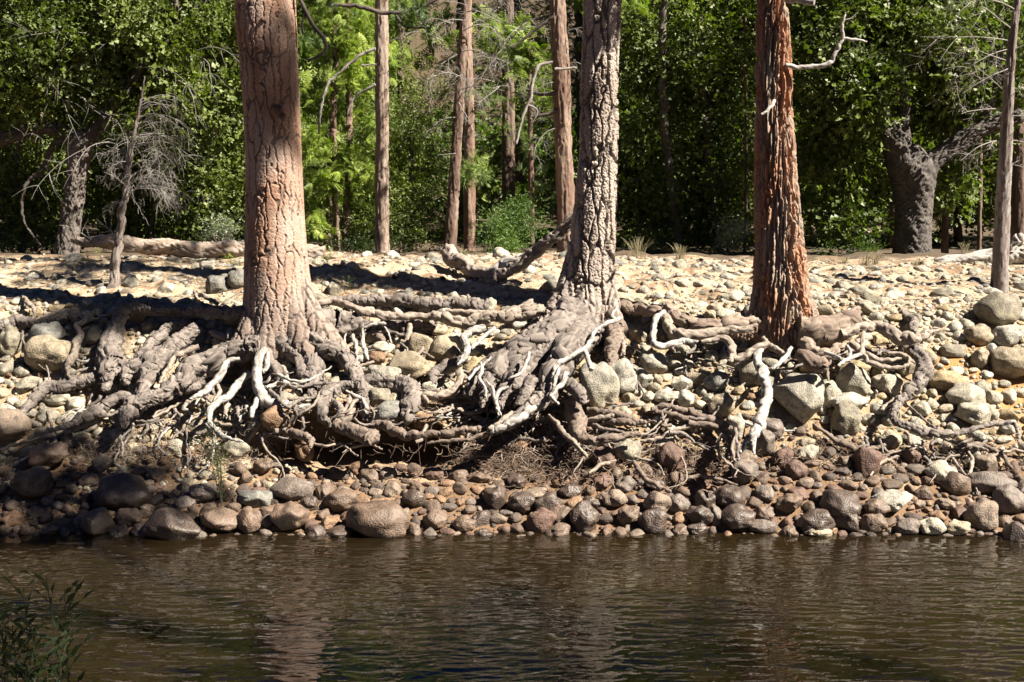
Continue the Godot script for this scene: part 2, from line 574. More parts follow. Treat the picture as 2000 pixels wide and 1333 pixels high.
func make_ground() -> void:
	var xs := steps(-8.0, 8.0, 0.045, -70, 70)
	var ds := steps(12.6, 18.5, 0.04, -14, 18.6)
	ds.append_array(steps(18.75, 31.0, 0.12, 18.7, 135))
	var split := 0
	while ds[split] < FOLD_D:
		split += 1
	for k in FOLD:
		ds.insert(split, FOLD_D)
	var pos := PackedVector3Array()
	var col := PackedColorArray()
	var cols := xs.size()
	var rows := ds.size()
	pos.resize(rows * cols)
	col.resize(rows * cols)
	var dry := Color(0.55, 0.495, 0.425)
	var soil := Color(0.38, 0.31, 0.235)
	var low := Color(0.22, 0.15, 0.10)
	var bed := Color(0.10, 0.072, 0.045)
	var algae := Color(0.26, 0.21, 0.045)
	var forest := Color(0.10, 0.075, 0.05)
	var orange := Color(0.50, 0.28, 0.11)
	for i in rows:
		var d := ds[i]
		for j in cols:
			var x := xs[j]
			var y := ground_h(x, d if d < FOLD_D or d > FOLD_D + 0.07 else FOLD_D + 0.07)
			if i >= split and i < split + FOLD:  # under the overhanging lip: back along the floor, up, and forward below the roof
				var f := (i - split + 1.0) / (FOLD + 1.0)
				var deep := 1.25 * smoothstep(-3.35, -2.7, x) * (1.0 - smoothstep(-0.75, -0.2, x))
				var y0 := ground_h(x, FOLD_D - 0.02)
				var y1 := ground_h(x, FOLD_D + 0.07)
				var rough := 0.07 * n_mid.get_noise_3d(x * 4.0, f * 3.0, 1.0)
				if f < 0.4:
					d = FOLD_D + deep * f / 0.4
					y = y0 + rough * 0.5
				elif f < 0.55:
					d = FOLD_D + deep
					y = lerpf(y0, y1 - 0.12, (f - 0.4) / 0.15)
				else:
					d = FOLD_D + deep * pow(1.0 - (f - 0.55) / 0.45, 1.3)
					y = lerpf(y1 - 0.12, y1 - 0.04, (f - 0.55) / 0.45) + rough
				d += rough
			pos[i * cols + j] = Vector3(x, y, -d)
			var w := n_mid.get_noise_3d(x * 1.3, 4.0, d * 1.3)
			var w2 := n_low.get_noise_3d(x * 1.1, 14.0, d * 1.1)
			var c := bed
			if d < 13.3:
				c = bed.lerp(algae, smoothstep(0.10, 0.35, w2 + 0.5 * w + lerpf(0.16, -0.35, smoothstep(1.4, 4.2, Vector2(x - 0.9, (d - 12.2) * 1.5).length() + 2.0 * w))))
				if d < 4.4:
					c = low
			else:
				c = low.lerp(soil, smoothstep(-0.12, 0.12, d - 14.5 + 1.1 * w))
				c = c.lerp(dry, smoothstep(-0.2, 0.2, d - 16.3 + 1.3 * w))
				c = c.lerp(Color(0.27, 0.185, 0.12), 0.8 * smoothstep(0.10, 0.2, n_mid.get_noise_3d(x * 2.6, 33.0, d * 2.6) + 0.25 * w2) * smoothstep(16.2, 16.8, d + w))
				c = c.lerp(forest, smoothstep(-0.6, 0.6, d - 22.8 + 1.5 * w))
				c = c.lerp(orange, smoothstep(0.0, 0.25, 0.75 - Vector2(x - 6.1, d - 15.75).length() + 0.7 * w))
			col[i * cols + j] = c
	var mb := MB.new()
	mb.grid(pos, col, rows, cols, false)
	var o := part("ground", mb.mesh(), mats.ground, self)
	tag(o, "sandy bank and needle-strewn flat rising from the river", "ground", "", "structure")

func make_water() -> void:
	var xs := steps(-6.4, 6.4, 0.026, -60, 60)
	var ds := steps(7.7, 13.7, 0.0125, 1.5, 13.75)
	var pos := PackedVector3Array()
	var col := PackedColorArray()
	var cols := xs.size()
	var rows := ds.size()
	pos.resize(rows * cols)
	col.resize(rows * cols)
	col.fill(Color.WHITE)
	var f := FastNoiseLite.new()
	f.seed = 77
	f.frequency = 1.0
	f.fractal_type = FastNoiseLite.FRACTAL_NONE
	for i in rows:
		var d := ds[i]
		var calm := lerpf(1.0, 0.45, smoothstep(12.2, 13.4, d))
		for j in cols:
			var x := xs[j]
			var gust := 0.75 + 0.5 * f.get_noise_3d(x * 0.35, 3.0, d * 0.6)
			var h := 0.0058 * f.get_noise_3d(x * 2.4 + d * 0.9, 0.0, d * 8.0)
			h += 0.0028 * f.get_noise_3d(x * 6.5 - d * 2.2, 20.0, d * 17.0)
			h += 0.0045 * f.get_noise_3d(x * 1.0 - d * 0.3, 40.0, d * 2.6)
			pos[i * cols + j] = Vector3(x, h * gust * calm, -d)
	var mb := MB.new()
	mb.grid(pos, col, rows, cols, false)
	var o := part("water", mb.mesh(), mats.water, self)
	tag(o, "dark rippled river water reflecting the sunlit bank", "water", "", "structure")

# ---------------------------------------------------------------- stones
var stone_fine := []     # stone shapes with many faces
var stone_mid := []
var stone_low := []

func icosphere(level: int) -> Array:
	var t := (1.0 + sqrt(5.0)) / 2.0
	var v: Array[Vector3] = []
	for p in [Vector3(-1, t, 0), Vector3(1, t, 0), Vector3(-1, -t, 0), Vector3(1, -t, 0), Vector3(0, -1, t), Vector3(0, 1, t), Vector3(0, -1, -t), Vector3(0, 1, -t), Vector3(t, 0, -1), Vector3(t, 0, 1), Vector3(-t, 0, -1), Vector3(-t, 0, 1)]:
		v.append(p.normalized())
	var f := [0, 11, 5, 0, 5, 1, 0, 1, 7, 0, 7, 10, 0, 10, 11, 1, 5, 9, 5, 11, 4, 11, 10, 2, 10, 7, 6, 7, 1, 8, 3, 9, 4, 3, 4, 2, 3, 2, 6, 3, 6, 8, 3, 8, 9, 4, 9, 5, 2, 4, 11, 6, 2, 10, 8, 6, 7, 9, 8, 1]
	for q in level:
		var mid := {}
		var g := []
		for k in range(0, f.size(), 3):
			var m := []
			for e in 3:
				var a: int = f[k + e]
				var b: int = f[k + (e + 1) % 3]
				var key := Vector2i(mini(a, b), maxi(a, b))
				if not mid.has(key):
					mid[key] = v.size()
					v.append((v[a] + v[b]).normalized())
				m.append(mid[key])
			g.append_array([f[k], m[0], m[2], f[k + 1], m[1], m[0], f[k + 2], m[2], m[1], m[0], m[1], m[2]])
		f = g
	return [v, f]

func stone_mesh(ball: Array, seed_: int, angular: float, capped: bool) -> ArrayMesh:
	var rr := RandomNumberGenerator.new()
	rr.seed = seed_ * 7919 + 13
	var planes := []
	for k in 7:
		var nn := Vector3(rr.randfn(), rr.randfn() * 0.8, rr.randfn()).normalized()
		planes.append([nn, rr.randf_range(0.60, 0.93)])
	var off := Vector3(rr.randf(), rr.randf(), rr.randf()) * 50.0
	var mb := MB.new()
	var src: Array[Vector3] = ball[0]
	for d in src:
		var p := d * (1.0 + 0.30 * n_low.get_noise_3dv(d * 1.9 + off) + 0.04 * n_mid.get_noise_3dv(d * 1.4 + off))
		for pl in planes:
			var over: float = p.dot(pl[0]) - pl[1]
			if over > 0.0:
				p -= pl[0] * over * angular
		mb.v.append(p)
		var c := Color(1, 1, 1)
		if capped:  # grey weathered crust above an uneven line, clean rock below it
			var edge := p.y + 0.55 * n_mid.get_noise_3dv(d * 1.6 + off)
			c = Color(0.82, 0.81, 0.79) if edge > 0.05 else Color(1.0, 0.97, 0.88)
		mb.c.append(c)
	mb.n.resize(mb.v.size())
	var f: Array = ball[1]
	for k in range(0, f.size(), 3):
		var a: int = f[k]
		var b: int = f[k + 1]
		var c: int = f[k + 2]
		var nn := (mb.v[b] - mb.v[a]).cross(mb.v[c] - mb.v[a])
		mb.n[a] += nn
		mb.n[b] += nn
		mb.n[c] += nn
		mb.idx.append_array([a, c, b])
	for k in mb.n.size():
		mb.n[k] = mb.n[k].normalized()
	return mb.mesh()

func make_stone_shapes() -> void:
	var b4 := icosphere(3)
	var b2 := icosphere(2)
	var b1 := icosphere(1)
	for k in 14:
		stone_fine.append(stone_mesh(b4, k, [0.3, 0.85, 0.5, 0.95][k % 4], k >= 9))
	for k in 8:
		stone_mid.append(stone_mesh(b2, 100 + k, [0.4, 0.85][k % 2], k >= 6))
	for k in 4:
		stone_low.append(stone_mesh(b1, 200 + k, 0.5, false))

func put_stone(label: String, colour: String, where: Vector3, turn: Basis, size: Vector3, shape: int, called := "river_stone") -> void:
	var o := MeshInstance3D.new()
	o.mesh = stone_fine[shape]
	o.material_override = mats["stone_" + colour]
	o.name = numbered(called)
	add_child(o)
	o.transform = Transform3D(turn * Basis.from_scale(size), where)
	tag(o, label, "stone", "river stones on the bank")

var taken := {}          # places already filled, by cell
func free_at(p: Vector3, r: float, squeeze: float) -> bool:
	var cx := floori(p.x / 0.3)
	var cz := floori(p.z / 0.3)
	for i in range(cx - 2, cx + 3):
		for j in range(cz - 2, cz + 3):
			var key := Vector2i(i, j)
			if taken.has(key):
				for q in taken[key]:
					var e: Vector4 = q
					if Vector3(e.x - p.x, (e.y - p.y) * 0.8, e.z - p.z).length() < (e.w + r) * squeeze:
						return false
	return true

func take(p: Vector3, r: float) -> void:
	var key := Vector2i(floori(p.x / 0.3), floori(p.z / 0.3))
	if not taken.has(key):
		taken[key] = []
	taken[key].append(Vector4(p.x, p.y, p.z, r))

# [column, row, width, height in the photograph, colour, crusted top, label, tilt in degrees]
const HERO_STONES := [
	[22, 668, 40, 48, "olive_grey", 1, "upright olive grey stone under the leftmost twisted root", 10],
	[92, 655, 72, 42, "grey", 0, "dark grey pitted stone behind the big tan boulder, under leftmost root", 8],
	[95, 693, 90, 58, "tan", 1, "large tan boulder with grey speckled top below the leftmost root", -6],
	[185, 655, 36, 34, "olive_grey", 1, "grey stone half in shade right of the wavy bleached stick", 0],
	[20, 832, 80, 52, "pinkish", 0, "pinkish brown flat stone at the frame edge below the lowest left root", 5],
	[18, 838, 40, 36, "pale_grey", 0, "pale speckled stone in front of the pinkish flat stone", 0],
	[92, 893, 68, 46, "brown", 0, "brown humped stone above the blue shaded gravel", 8],
	[64, 946, 70, 50, "dark_brown", 0, "dark shaded stone lying in the pale gravel by the shore", 0],
	[240, 966, 92, 62, "dark_brown", 0, "large dark brown boulder in shade above the shore", -4],
	[335, 1028, 108, 50, "dark_brown", 0, "long dark brown stone sloping into the water", -14],
	[735, 1016, 118, 62, "brown", 0, "biggest brown boulder sitting alone at the water's edge", 6],
	[562, 1012, 66, 50, "brown", 0, "round brown stone at the waterline below the thin green shrub", 0],
	[430, 1016, 80, 34, "brown", 0, "long brown stone leaning over a neighbour at the waterline", -12],
	[484, 1020, 46, 42, "brown", 0, "brown rounded stone between long brown stone and round one", 0],
	[572, 956, 72, 38, "purple_grey", 0, "smooth purple grey stone on sand behind the waterline row", 3],
	[500, 975, 68, 26, "grey", 0, "flat grey stone beside the foot of the thin green shrub", 0],
	[400, 965, 56, 30, "purple_grey", 0, "grey brown stone with twigs left of the thin green shrub", 0],
	[668, 978, 60, 36, "brown", 0, "brown stone behind the biggest waterline boulder", 0],
	[190, 1020, 62, 42, "dark_brown", 0, "dark stone at the waterline left of the long sloping one", 0],
	[250, 1010, 50, 30, "brown", 0, "brown stone resting on the water's edge in half shade", 0],
	[200, 908, 34, 30, "purple_grey", 0, "round grey stone among pale rootlets left of the green shrub", 0],
	[540, 816, 58, 38, "orange", 0, "orange brown stone held under the forked white root", 4],
	[595, 880, 32, 44, "orange", 0, "orange stone standing in the dark hollow under the big pine", 10],
	[460, 878, 46, 36, "olive_grey", 0, "brown grey stone at the tip of the long white root", 0],
	[515, 912, 36, 26, "brown", 0, "brown oval stone in front of the dark hollow", 12],
	[438, 667, 40, 26, "pale_grey", 0, "grey green stone left of the big pine above its thick root", 0],
	[424, 560, 44, 36, "grey", 1, "grey lichened stone behind the dark shaded root", 0],
	[465, 548, 34, 36, "grey", 1, "grey stone tucked against the back of the big pine", 0],
	[792, 714, 88, 44, "tan", 1, "wide tan stone in the pocket between the two pines", 8],
	[752, 730, 60, 30, "pale_grey", 1, "low grey stone leaning on the wide tan stone", 0],
	[745, 682, 46, 22, "cream", 0, "cream oval stone under the hanging rootlets", 0],
	[820, 678, 46, 42, "tan", 1, "tilted tan stone with grey top, first of a pair", -25],
	[863, 685, 52, 44, "tan", 1, "tilted tan stone with grey top, nearer the grey pine", -25],
	[888, 700, 34, 34, "grey", 0, "dark grey stone shaded by the bleached forked root", 0],
	[735, 700, 36, 20, "orange", 0, "small orange tan stone left of the wide tan stone", 0],
	[757, 806, 58, 34, "grey", 0, "grey domed stone right of the looping pine roots", 10],
	[740, 776, 42, 30, "olive_grey", 1, "mossy grey stone behind a short dead root", 0],
	[828, 822, 36, 24, "orange", 0, "brown stone at the foot of the dark root stump", 0],
	[936, 790, 36, 64, "grey", 0, "tall dark grey stone wedged among the grey pine's roots", 14],
	[1005, 760, 42, 28, "grey", 0, "grey stone caught between the grey pine's thick roots", 0],
	[1040, 834, 34, 22, "red_brown", 0, "red brown egg stone under the grey pine's lowest root", 0],
	[1022, 874, 32, 28, "orange", 0, "round orange brown stone in the root mat", 0],
	[1170, 757, 72, 82, "pale_grey", 1, "large pale boulder right of the grey pine's roots", 20],
	[1212, 738, 62, 52, "pale_grey", 0, "pale boulder with green lichen behind the large pale one", 10],
	[1120, 712, 60, 34, "yellow", 0, "yellow cream stone under the branching bleached root", 0],
	[1252, 740, 42, 30, "pale_grey", 0, "pale grey flat stone right of the lichened boulder", -10],
	[1276, 714, 50, 40, "pale_grey", 1, "squarish pale stone on the upper edge of the cobble slope", 12],
	[1328, 752, 40, 28, "cream", 0, "cream round stone in the middle of the cobble slope", 0],
	[1338, 780, 34, 28, "pale_grey", 0, "pale round stone below the middle of the cobble slope", 0],
	[1298, 775, 50, 20, "cream", 0, "long cream stone lying across the cobble slope", 8],
	[1412, 793, 48, 38, "tan", 1, "grey topped tan stone left of the white cedar root", -8],
	[1440, 836, 36, 44, "cream", 0, "cream upright stone touching the tip of white cedar root", 0],
	[1470, 730, 50, 40, "olive_grey", 0, "dark olive stone in the shade behind the white cedar root", 0],
	[1400, 745, 42, 32, "grey", 0, "shaded grey stone under the cedar's left root", 0],
	[1560, 776, 88, 76, "pale_grey", 1, "large squarish grey boulder below the red cedar", 4],
	[1617, 770, 42, 44, "cream", 0, "cream stone pressed against the large squarish boulder", 0],
	[1668, 747, 64, 54, "pale_grey", 1, "grey slanting stone right of the large squarish boulder", -24],
	[1656, 784, 76, 28, "pale_grey", 0, "low pale stone beneath the grey slanting stone", 0],
	[1652, 815, 54, 54, "olive_grey", 1, "round grey and tan stone below the low pale stone", 0],
	[1664, 722, 56, 30, "yellow", 0, "yellow stone under the cedar's white forked roots", 6],
	[1715, 728, 34, 24, "yellow", 0, "small yellow stone between cedar rootlets and snaking root", 0],
	[1733, 752, 52, 34, "cream", 0, "cream wedge stone left of the snaking cedar root", -20],
	[1585, 712, 44, 30, "yellow", 0, "yellow stone under the cedar's knobbed stump root", 0],
	[1492, 862, 38, 44, "purple_grey", 0, "purple grey pitted stone at the foot of the white cedar root", 8],
	[1506, 834, 48, 30, "purple_grey", 0, "smooth lilac grey stone right of the white cedar root", -10],
	[1950, 606, 82, 54, "olive_grey", 1, "square brown boulder high on the bank near the grey snag", 4],
	[1976, 710, 88, 52, "tan", 1, "big rounded boulder at the frame edge above orange soil", 8],
	[1912, 655, 48, 34, "tan", 1, "tan stone below the square brown boulder", 0],
	[1890, 776, 66, 44, "cream", 0, "pale cream boulder left of the orange soil", 0],
	[1908, 812, 62, 46, "cream", 0, "cream boulder above the lower snaking root", 0],
	[1850, 745, 64, 30, "yellow", 0, "yellow flat stone right of the snaking cedar root", 0],
	[1915, 700, 28, 32, "tan", 0, "tan egg stone left of the big rounded boulder", 0],
	[1800, 800, 38, 24, "cream", 0, "cream leaf-shaped stone right of the snaking root's elbow", 14],
	[1965, 655, 50, 34, "pale_grey", 0, "pale stone under the square brown boulder's right end", 0],
	[1230, 882, 54, 38, "olive_grey", 0, "speckled brown grey stone low on bank under the small roots", 0],
	[1310, 892, 46, 46, "red_brown", 0, "red brown pointed stone low on the bank", 20],
	[1180, 898, 42, 40, "red_brown", 0, "red brown angular stone left of the speckled one", -20],
	[1455, 898, 42, 30, "pinkish", 0, "pinkish stone above a darker one below white cedar root", 0],
	[1452, 924, 48, 42, "purple_grey", 0, "purple brown stone low on bank below the white cedar root", 0],
	[1530, 898, 36, 36, "red_brown", 0, "small red brown stone in rootlets right of the white root", 0],
	[1556, 920, 36, 34, "red_brown", 0, "dark red pointed stone below the small red brown one", 10],
	[1692, 903, 56, 48, "red_brown", 0, "large red brown stone below the thin bank root", 10],
	[1650, 905, 26, 24, "brown", 0, "small brown stone left of the large red brown one", 0],
	[1780, 893, 28, 34, "red_brown", 0, "narrow red brown stone standing among pale pebbles", 0],
	[1740, 860, 44, 30, "tan", 0, "tan stone under the lower end of the snaking root", 0],
	[1838, 925, 60, 36, "cream", 0, "long cream stone low on the bank", -14],
	[1866, 946, 52, 40, "brown", 0, "brown stone under the long cream stone", 10],
	[1930, 908, 44, 34, "pinkish", 0, "pinkish stone right of the long cream stone", 0],
	[1935, 945, 80, 34, "purple_grey", 0, "long smooth grey brown stone near the right shore", 0],
	[1020, 983, 50, 34, "dark_brown", 0, "dark brown stone at the waterline below the root mat", 0],
	[1072, 988, 52, 38, "dark_brown", 0, "dark purple brown stone at the waterline, behind an angular one", 0],
	[1055, 1018, 52, 38, "red_brown", 0, "angular split red brown stone touching the water", 25],
	[1094, 1008, 46, 34, "brown", 0, "brown egg stone right of the angular split one", 0],
	[1140, 1010, 50, 52, "dark_brown", 0, "tall dark stone standing at the waterline", 5],
	[1202, 975, 48, 30, "pinkish", 0, "pinkish stone behind the waterline row", 0],
	[1284, 984, 48, 42, "pinkish", 0, "pale angular stone in the waterline row", 20],
	[1226, 1008, 38, 32, "brown", 0, "brown round stone left of the wet dark one", 0],
	[1276, 1020, 50, 42, "dark_brown", 0, "wet dark round stone touching the water", 0],
	[1326, 986, 36, 32, "purple_grey", 0, "grey brown stone right of the pale angular one", 0],
	[1376, 980, 42, 36, "dark_brown", 0, "dark faceted stone in the waterline row", 15],
	[1425, 974, 56, 42, "dark_brown", 0, "large smooth dark stone behind the waterline row", 0],
	[1366, 1010, 46, 36, "dark_brown", 0, "dark oval stone left of the upright disc stone", 0],
	[1398, 1010, 26, 38, "purple_grey", 0, "upright disc shaped stone at the waterline", 10],
	[1438, 1012, 66, 38, "dark_brown", 0, "broad dark stone right of the upright disc stone", 0],
	[1492, 1030, 50, 24, "purple_grey", 0, "low purplish stone at the water right of the broad dark one", 0],
	[1366, 1036, 44, 22, "dark_brown", 0, "low dark stone in the water before the dark oval one", 0],
	[1640, 990, 70, 48, "dark_brown", 0, "big dark grey stone with pale patches on the shore", 0],
	[1592, 1022, 62, 42, "dark_brown", 0, "dark red faceted stone at the waterline", 15],
	[1656, 1016, 52, 38, "dark_brown", 0, "dark stone under the big pale-patched one", 0],
	[1706, 1022, 46, 32, "brown", 0, "brown round stone right of the dark pair at the shore", 0],
	[1746, 978, 66, 32, "pale_grey", 0, "pale grey speckled flat stone on the shore", 4],
	[1712, 992, 46, 30, "brown", 0, "brown stone left of the pale grey speckled one", 0],
	[1822, 1030, 48, 30, "cream", 0, "cream stone at the waterline among brown ones", 0],
	[1774, 1030, 48, 30, "purple_grey", 0, "grey brown stone left of the cream waterline stone", 0],
	[1868, 1032, 44, 26, "tan", 0, "tan stone right of the cream waterline stone", 0],
	[1920, 1010, 56, 50, "pinkish", 0, "large pinkish brown upright stone near the right shore", 10],
	[1972, 978, 54, 48, "purple_grey", 0, "grey brown boulder behind the pinkish upright stone", 0],
	[1988, 1046, 60, 42, "dark_brown", 0, "dark wet stone at frame edge in the water", 0],
	[1600, 1040, 50, 18, "tan", 0, "flat pale stone awash before the dark red faceted one", 0],
	[1540, 985, 46, 32, "brown", 0, "brown leaning stone behind the waterline, right of the broad dark one", 20],
	[850, 1018, 44, 34, "brown", 0, "brown stone right of the biggest waterline boulder", 0],
	[905, 1025, 44, 26, "brown", 0, "low brown stone at the water below the root mat", 0],
	[810, 975, 40, 30, "dark_brown", 0, "dark brown stone above the waterline right of the biggest boulder", 0],
	[970, 975, 44, 40, "dark_brown", 0, "dark humped stone under the root mat's left side", 0],
]

func place_hero_stones() -> void:
	var k := 0
	for s in HERO_STONES:
		k += 1
		var p := on_ground(s[0], s[1] + s[3] * 0.28)
		var d := -p.z
		var w: float = s[2] * px_m(d) * 0.60
		var h: float = s[3] * px_m(d) * 0.64
		var c := at(s[0], s[1], d - w * 0.25)
		var yaw := rng.randf_range(-0.5, 0.5)
		var turn := Basis(Vector3(0, 0, 1), deg_to_rad(s[7])) * Basis(Vector3.UP, yaw + (PI if k % 2 else 0.0))
		var shape: int = 9 + k % 5 if s[5] == 1 else k % 9
		put_stone(s[6], s[4], c, turn, Vector3(w, h, (w + h) * 0.5 * rng.randf_range(0.85, 1.1)), shape, "boulder" if s[2] > 60 else "river_stone")
		take(c, (w + h) * 0.5)

func stone_zone(x: float, d: float) -> Array:
	var side := "before the orange pine"
	if x < -4.0:
		side = "below the twisted roots"
	elif x > 6.0:
		side = "below the grey snag"
	elif x > 3.9:
		side = "right of red cedar"
	elif x > 2.6:
		side = "before the red cedar"
	elif x > 1.3:
		side = "between pine and cedar"
	elif x > 0.2:
		side = "before the grey pine"
	elif x > -2.2:
		side = "between both pines"
	var height := "on the gravel flat"
	if d < 13.75:
		height = "at the waterline"
	elif d < 14.6:
		height = "low on bank"
	elif d < 17.0:
		height = "high on bank"
	return [height, side]

func scatter_stones() -> void:
	var list := []
	# [tries, smallest, largest, near, far, kinds]
	var passes := [
		[4200, 0.08, 0.15, 13.22, 14.1, 1.4], [4200, 0.08, 0.17, 14.9, 17.0, 1.6], [1100, 0.075, 0.14, 14.0, 15.2, 1.6], [1000, 0.06, 0.17, 16.8, 21.0, 2.0],
		[9000, 0.05, 0.09, 13.15, 14.3, 1.6], [12000, 0.042, 0.09, 14.8, 17.4, 1.8], [3600, 0.035, 0.075, 14.0, 15.0, 1.8], [2000, 0.035, 0.085, 16.8, 21.5, 2.0],
		[16000, 0.022, 0.045, 13.2, 17.4, 1.6], [2600, 0.022, 0.05, 17.0, 23.0, 1.6], [26000, 0.011, 0.024, 13.2, 17.6, 1.6],
	]
	for pa in passes:
		for k in pa[0]:
			var d := rng.randf_range(pa[3], pa[4])
			var x := rng.randf_range(-1.0, 1.0) * (d * 0.43 + 0.6)
			var r := lerpf(pa[1], pa[2], pow(rng.randf(), pa[5]))
			var under_roots: bool = x > -4.2 and x < 0.7 and d > 14.2 and d < 17.2
			if under_roots and rng.randf() < (0.7 if r > 0.05 else 0.3):
				continue
			var mat_zone: bool = x > -1.3 and x < 1.1 and d > 14.0 and d < 15.4
			if mat_zone and rng.randf() < 0.6:
				continue
			if d > 18.0 and rng.randf() < 0.35 + 0.5 * n_low.get_noise_3d(x * 1.5, 3, d * 1.5):
				continue
			if d > 14.82 and d < 15.04 and x > -3.3 and x < -0.3:
				continue
			var y := ground_h(x, d)
			var flat := rng.randf_range(0.5, 0.85)
			var sink := r * flat * (rng.randf_range(0.0, 0.5) if d < 17.2 else rng.randf_range(-0.35, 0.2))
			var p := Vector3(x, y + sink, -d)
			if not free_at(p, r, 0.86 if r > 0.03 else 0.95):
				continue
			take(p, r)
			list.append([r / d, p, r, flat])
	list.sort_custom(func(a, b): return a[0] > b[0])
	var mass := [[], [], []]
	var told := {}
	var own := 0
	for s in list:
		var p: Vector3 = s[1]
		var r: float = s[2]
		var d := -p.z
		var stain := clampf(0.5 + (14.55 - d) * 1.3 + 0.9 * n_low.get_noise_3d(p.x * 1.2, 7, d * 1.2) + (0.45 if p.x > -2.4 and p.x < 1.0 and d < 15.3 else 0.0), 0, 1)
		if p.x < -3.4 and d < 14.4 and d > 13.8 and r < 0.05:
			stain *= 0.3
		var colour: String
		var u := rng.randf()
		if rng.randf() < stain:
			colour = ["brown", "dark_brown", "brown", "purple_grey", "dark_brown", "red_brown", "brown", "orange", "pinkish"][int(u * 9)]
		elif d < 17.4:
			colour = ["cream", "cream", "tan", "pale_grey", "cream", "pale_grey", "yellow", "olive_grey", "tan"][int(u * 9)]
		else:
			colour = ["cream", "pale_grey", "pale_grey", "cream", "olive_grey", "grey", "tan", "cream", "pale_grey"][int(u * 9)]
		var nn := ground_n(p.x, d).lerp(Vector3.UP, 0.5).normalized()
		var side := nn.cross(Vector3(0.2, 0, 1)).normalized()
		var turn := Basis(side, nn, side.cross(nn)) * Basis(Vector3.UP, rng.randf() * TAU) * Basis(Vector3(1, 0, 0), rng.randf_range(-0.3, 0.3))
		var size := Vector3(r * rng.randf_range(0.95, 1.3), r * s[3], r * rng.randf_range(0.75, 1.0))
		if own < 300 - HERO_STONES.size():
			own += 1
			var z := stone_zone(p.x, d)
			var big := "large " if r > 0.125 else ("small " if r < 0.085 else "")
			var form := "flat" if s[3] < 0.58 else ("round" if s[3] > 0.74 else "oval")
			var label := "%s%s %s stone %s %s" % [big, colour.replace("_", " "), form, z[0], z[1]]
			if not told.has(label):
				told[label] = []
			told[label].append([p.x / d, colour, p, turn, size, rng.randi() % 9 if stain > 0.5 else rng.randi() % 14])
		else:
			var lvl := 0 if r > 0.04 else (1 if r > 0.018 else 2)
			var c: Array = STONE_COLOURS[colour]
			var v := rng.randf_range(0.85, 1.12)
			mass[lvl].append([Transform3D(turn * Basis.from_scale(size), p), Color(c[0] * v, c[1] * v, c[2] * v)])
	for label in told:
		var same: Array = told[label]
		same.sort_custom(func(a, b): return a[0] < b[0])
		for k in same.size():
			var q: Array = same[k]
			var more: String = "" if same.size() == 1 else ", " + ["first", "second", "third", "fourth", "fifth", "sixth", "seventh", "eighth"][mini(k, 7)] + " from left"
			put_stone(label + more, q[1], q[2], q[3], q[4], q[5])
	var spec := [["cobbles", "smaller cobbles packed over the bank and gravel flat", stone_mid], ["pebbles", "small pebbles between the cobbles of the bank", stone_mid], ["gravel", "fine pale gravel filling gaps between the stones", stone_low]]
	for lvl in 3:
		var shapes: Array = spec[lvl][2]
		var root := thing(spec[lvl][0], spec[lvl][1], "stones")
		root.set_meta("kind", "stuff")
		var per := []
		for q in shapes:
			per.append([])
		for e in mass[lvl]:
			per[rng.randi() % shapes.size()].append(e)
		for q in shapes.size():
			scatter(spec[lvl][0], shapes[q], mats.stone_mass, per[q], root)

func scatter(called: String, mesh: Mesh, m: Material, list: Array, parent: Node3D) -> void:
	if list.is_empty():
		return
	var mm := MultiMesh.new()
	mm.transform_format = MultiMesh.TRANSFORM_3D
	mm.use_colors = true
	mm.mesh = mesh
	mm.instance_count = list.size()
	for k in list.size():
		mm.set_instance_transform(k, list[k][0])
		mm.set_instance_color(k, list[k][1])
	var o := MultiMeshInstance3D.new()
	o.multimesh = mm
	o.material_override = m
	o.name = called
	o.set_meta("kind", "stuff")
	parent.add_child(o, true)
	o.position = -parent.position

# ---------------------------------------------------------------- the three trees on the bank
func slope_d(bank: Array, px: float, row: float) -> float:
	var k := 0
	while k < bank.size() - 2 and bank[k + 1][0] < px:
		k += 1
	var t := smoothstep(0.0, 1.0, clampf((px - bank[k][0]) / float(bank[k + 1][0] - bank[k][0]), 0, 1))
	return lerpf(row_d(bank[k][1], row), row_d(bank[k + 1][1], row), t)

func bank_d(px: float, row: float) -> float:
	return slope_d(BANK, px, row)

func row_d(p: Array, row: float) -> float:
	if row >= p[0][0]:
		return p[0][1]
	for k in range(1, p.size()):
		if row >= p[k][0]:
			var t: float = (row - p[k - 1][0]) / (p[k][0] - p[k - 1][0])
			return lerpf(p[k - 1][1], p[k][1], t)
	return p[-1][1]

# root points [column, row, radius in photograph pixels(, own offset)] at an offset in front of the bank's surface
func root_ctrl(pts: Array, off: float) -> Array:
	var o := []
	for p in pts:
		var d: float = minf(slope_d(ROOT_SLOPE, p[0], p[1]) - (p[3] if p.size() > 3 else off), slope_d(BANK, p[0], p[1]) - minf(off, 0.1) - p[2] * 0.003)
		var w := at(p[0], p[1], d)
		o.append(Vector4(w.x, w.y, w.z, p[2] * px_m(d)))
	return o

func flat_ctrl(pts: Array, d: float) -> Array:
	var o := []
	for p in pts:
		var dd: float = p[3] if p.size() > 3 else d
		var w := at(p[0], p[1], dd)
		o.append(Vector4(w.x, w.y, w.z, p[2] * px_m(dd)))
	return o

const ROOT_A := Color(0.155, 0.125, 0.108)
const ROOT_B := Color(0.36, 0.305, 0.268)
const WOOD_A := Color(0.58, 0.55, 0.51)
const WOOD_B := Color(0.34, 0.30, 0.27)
const MID_A := Color(0.45, 0.37, 0.30)
const MID_B := Color(0.26, 0.20, 0.155)
const OLD_A := Color(0.20, 0.145, 0.11)
const OLD_B := Color(0.31, 0.235, 0.185)

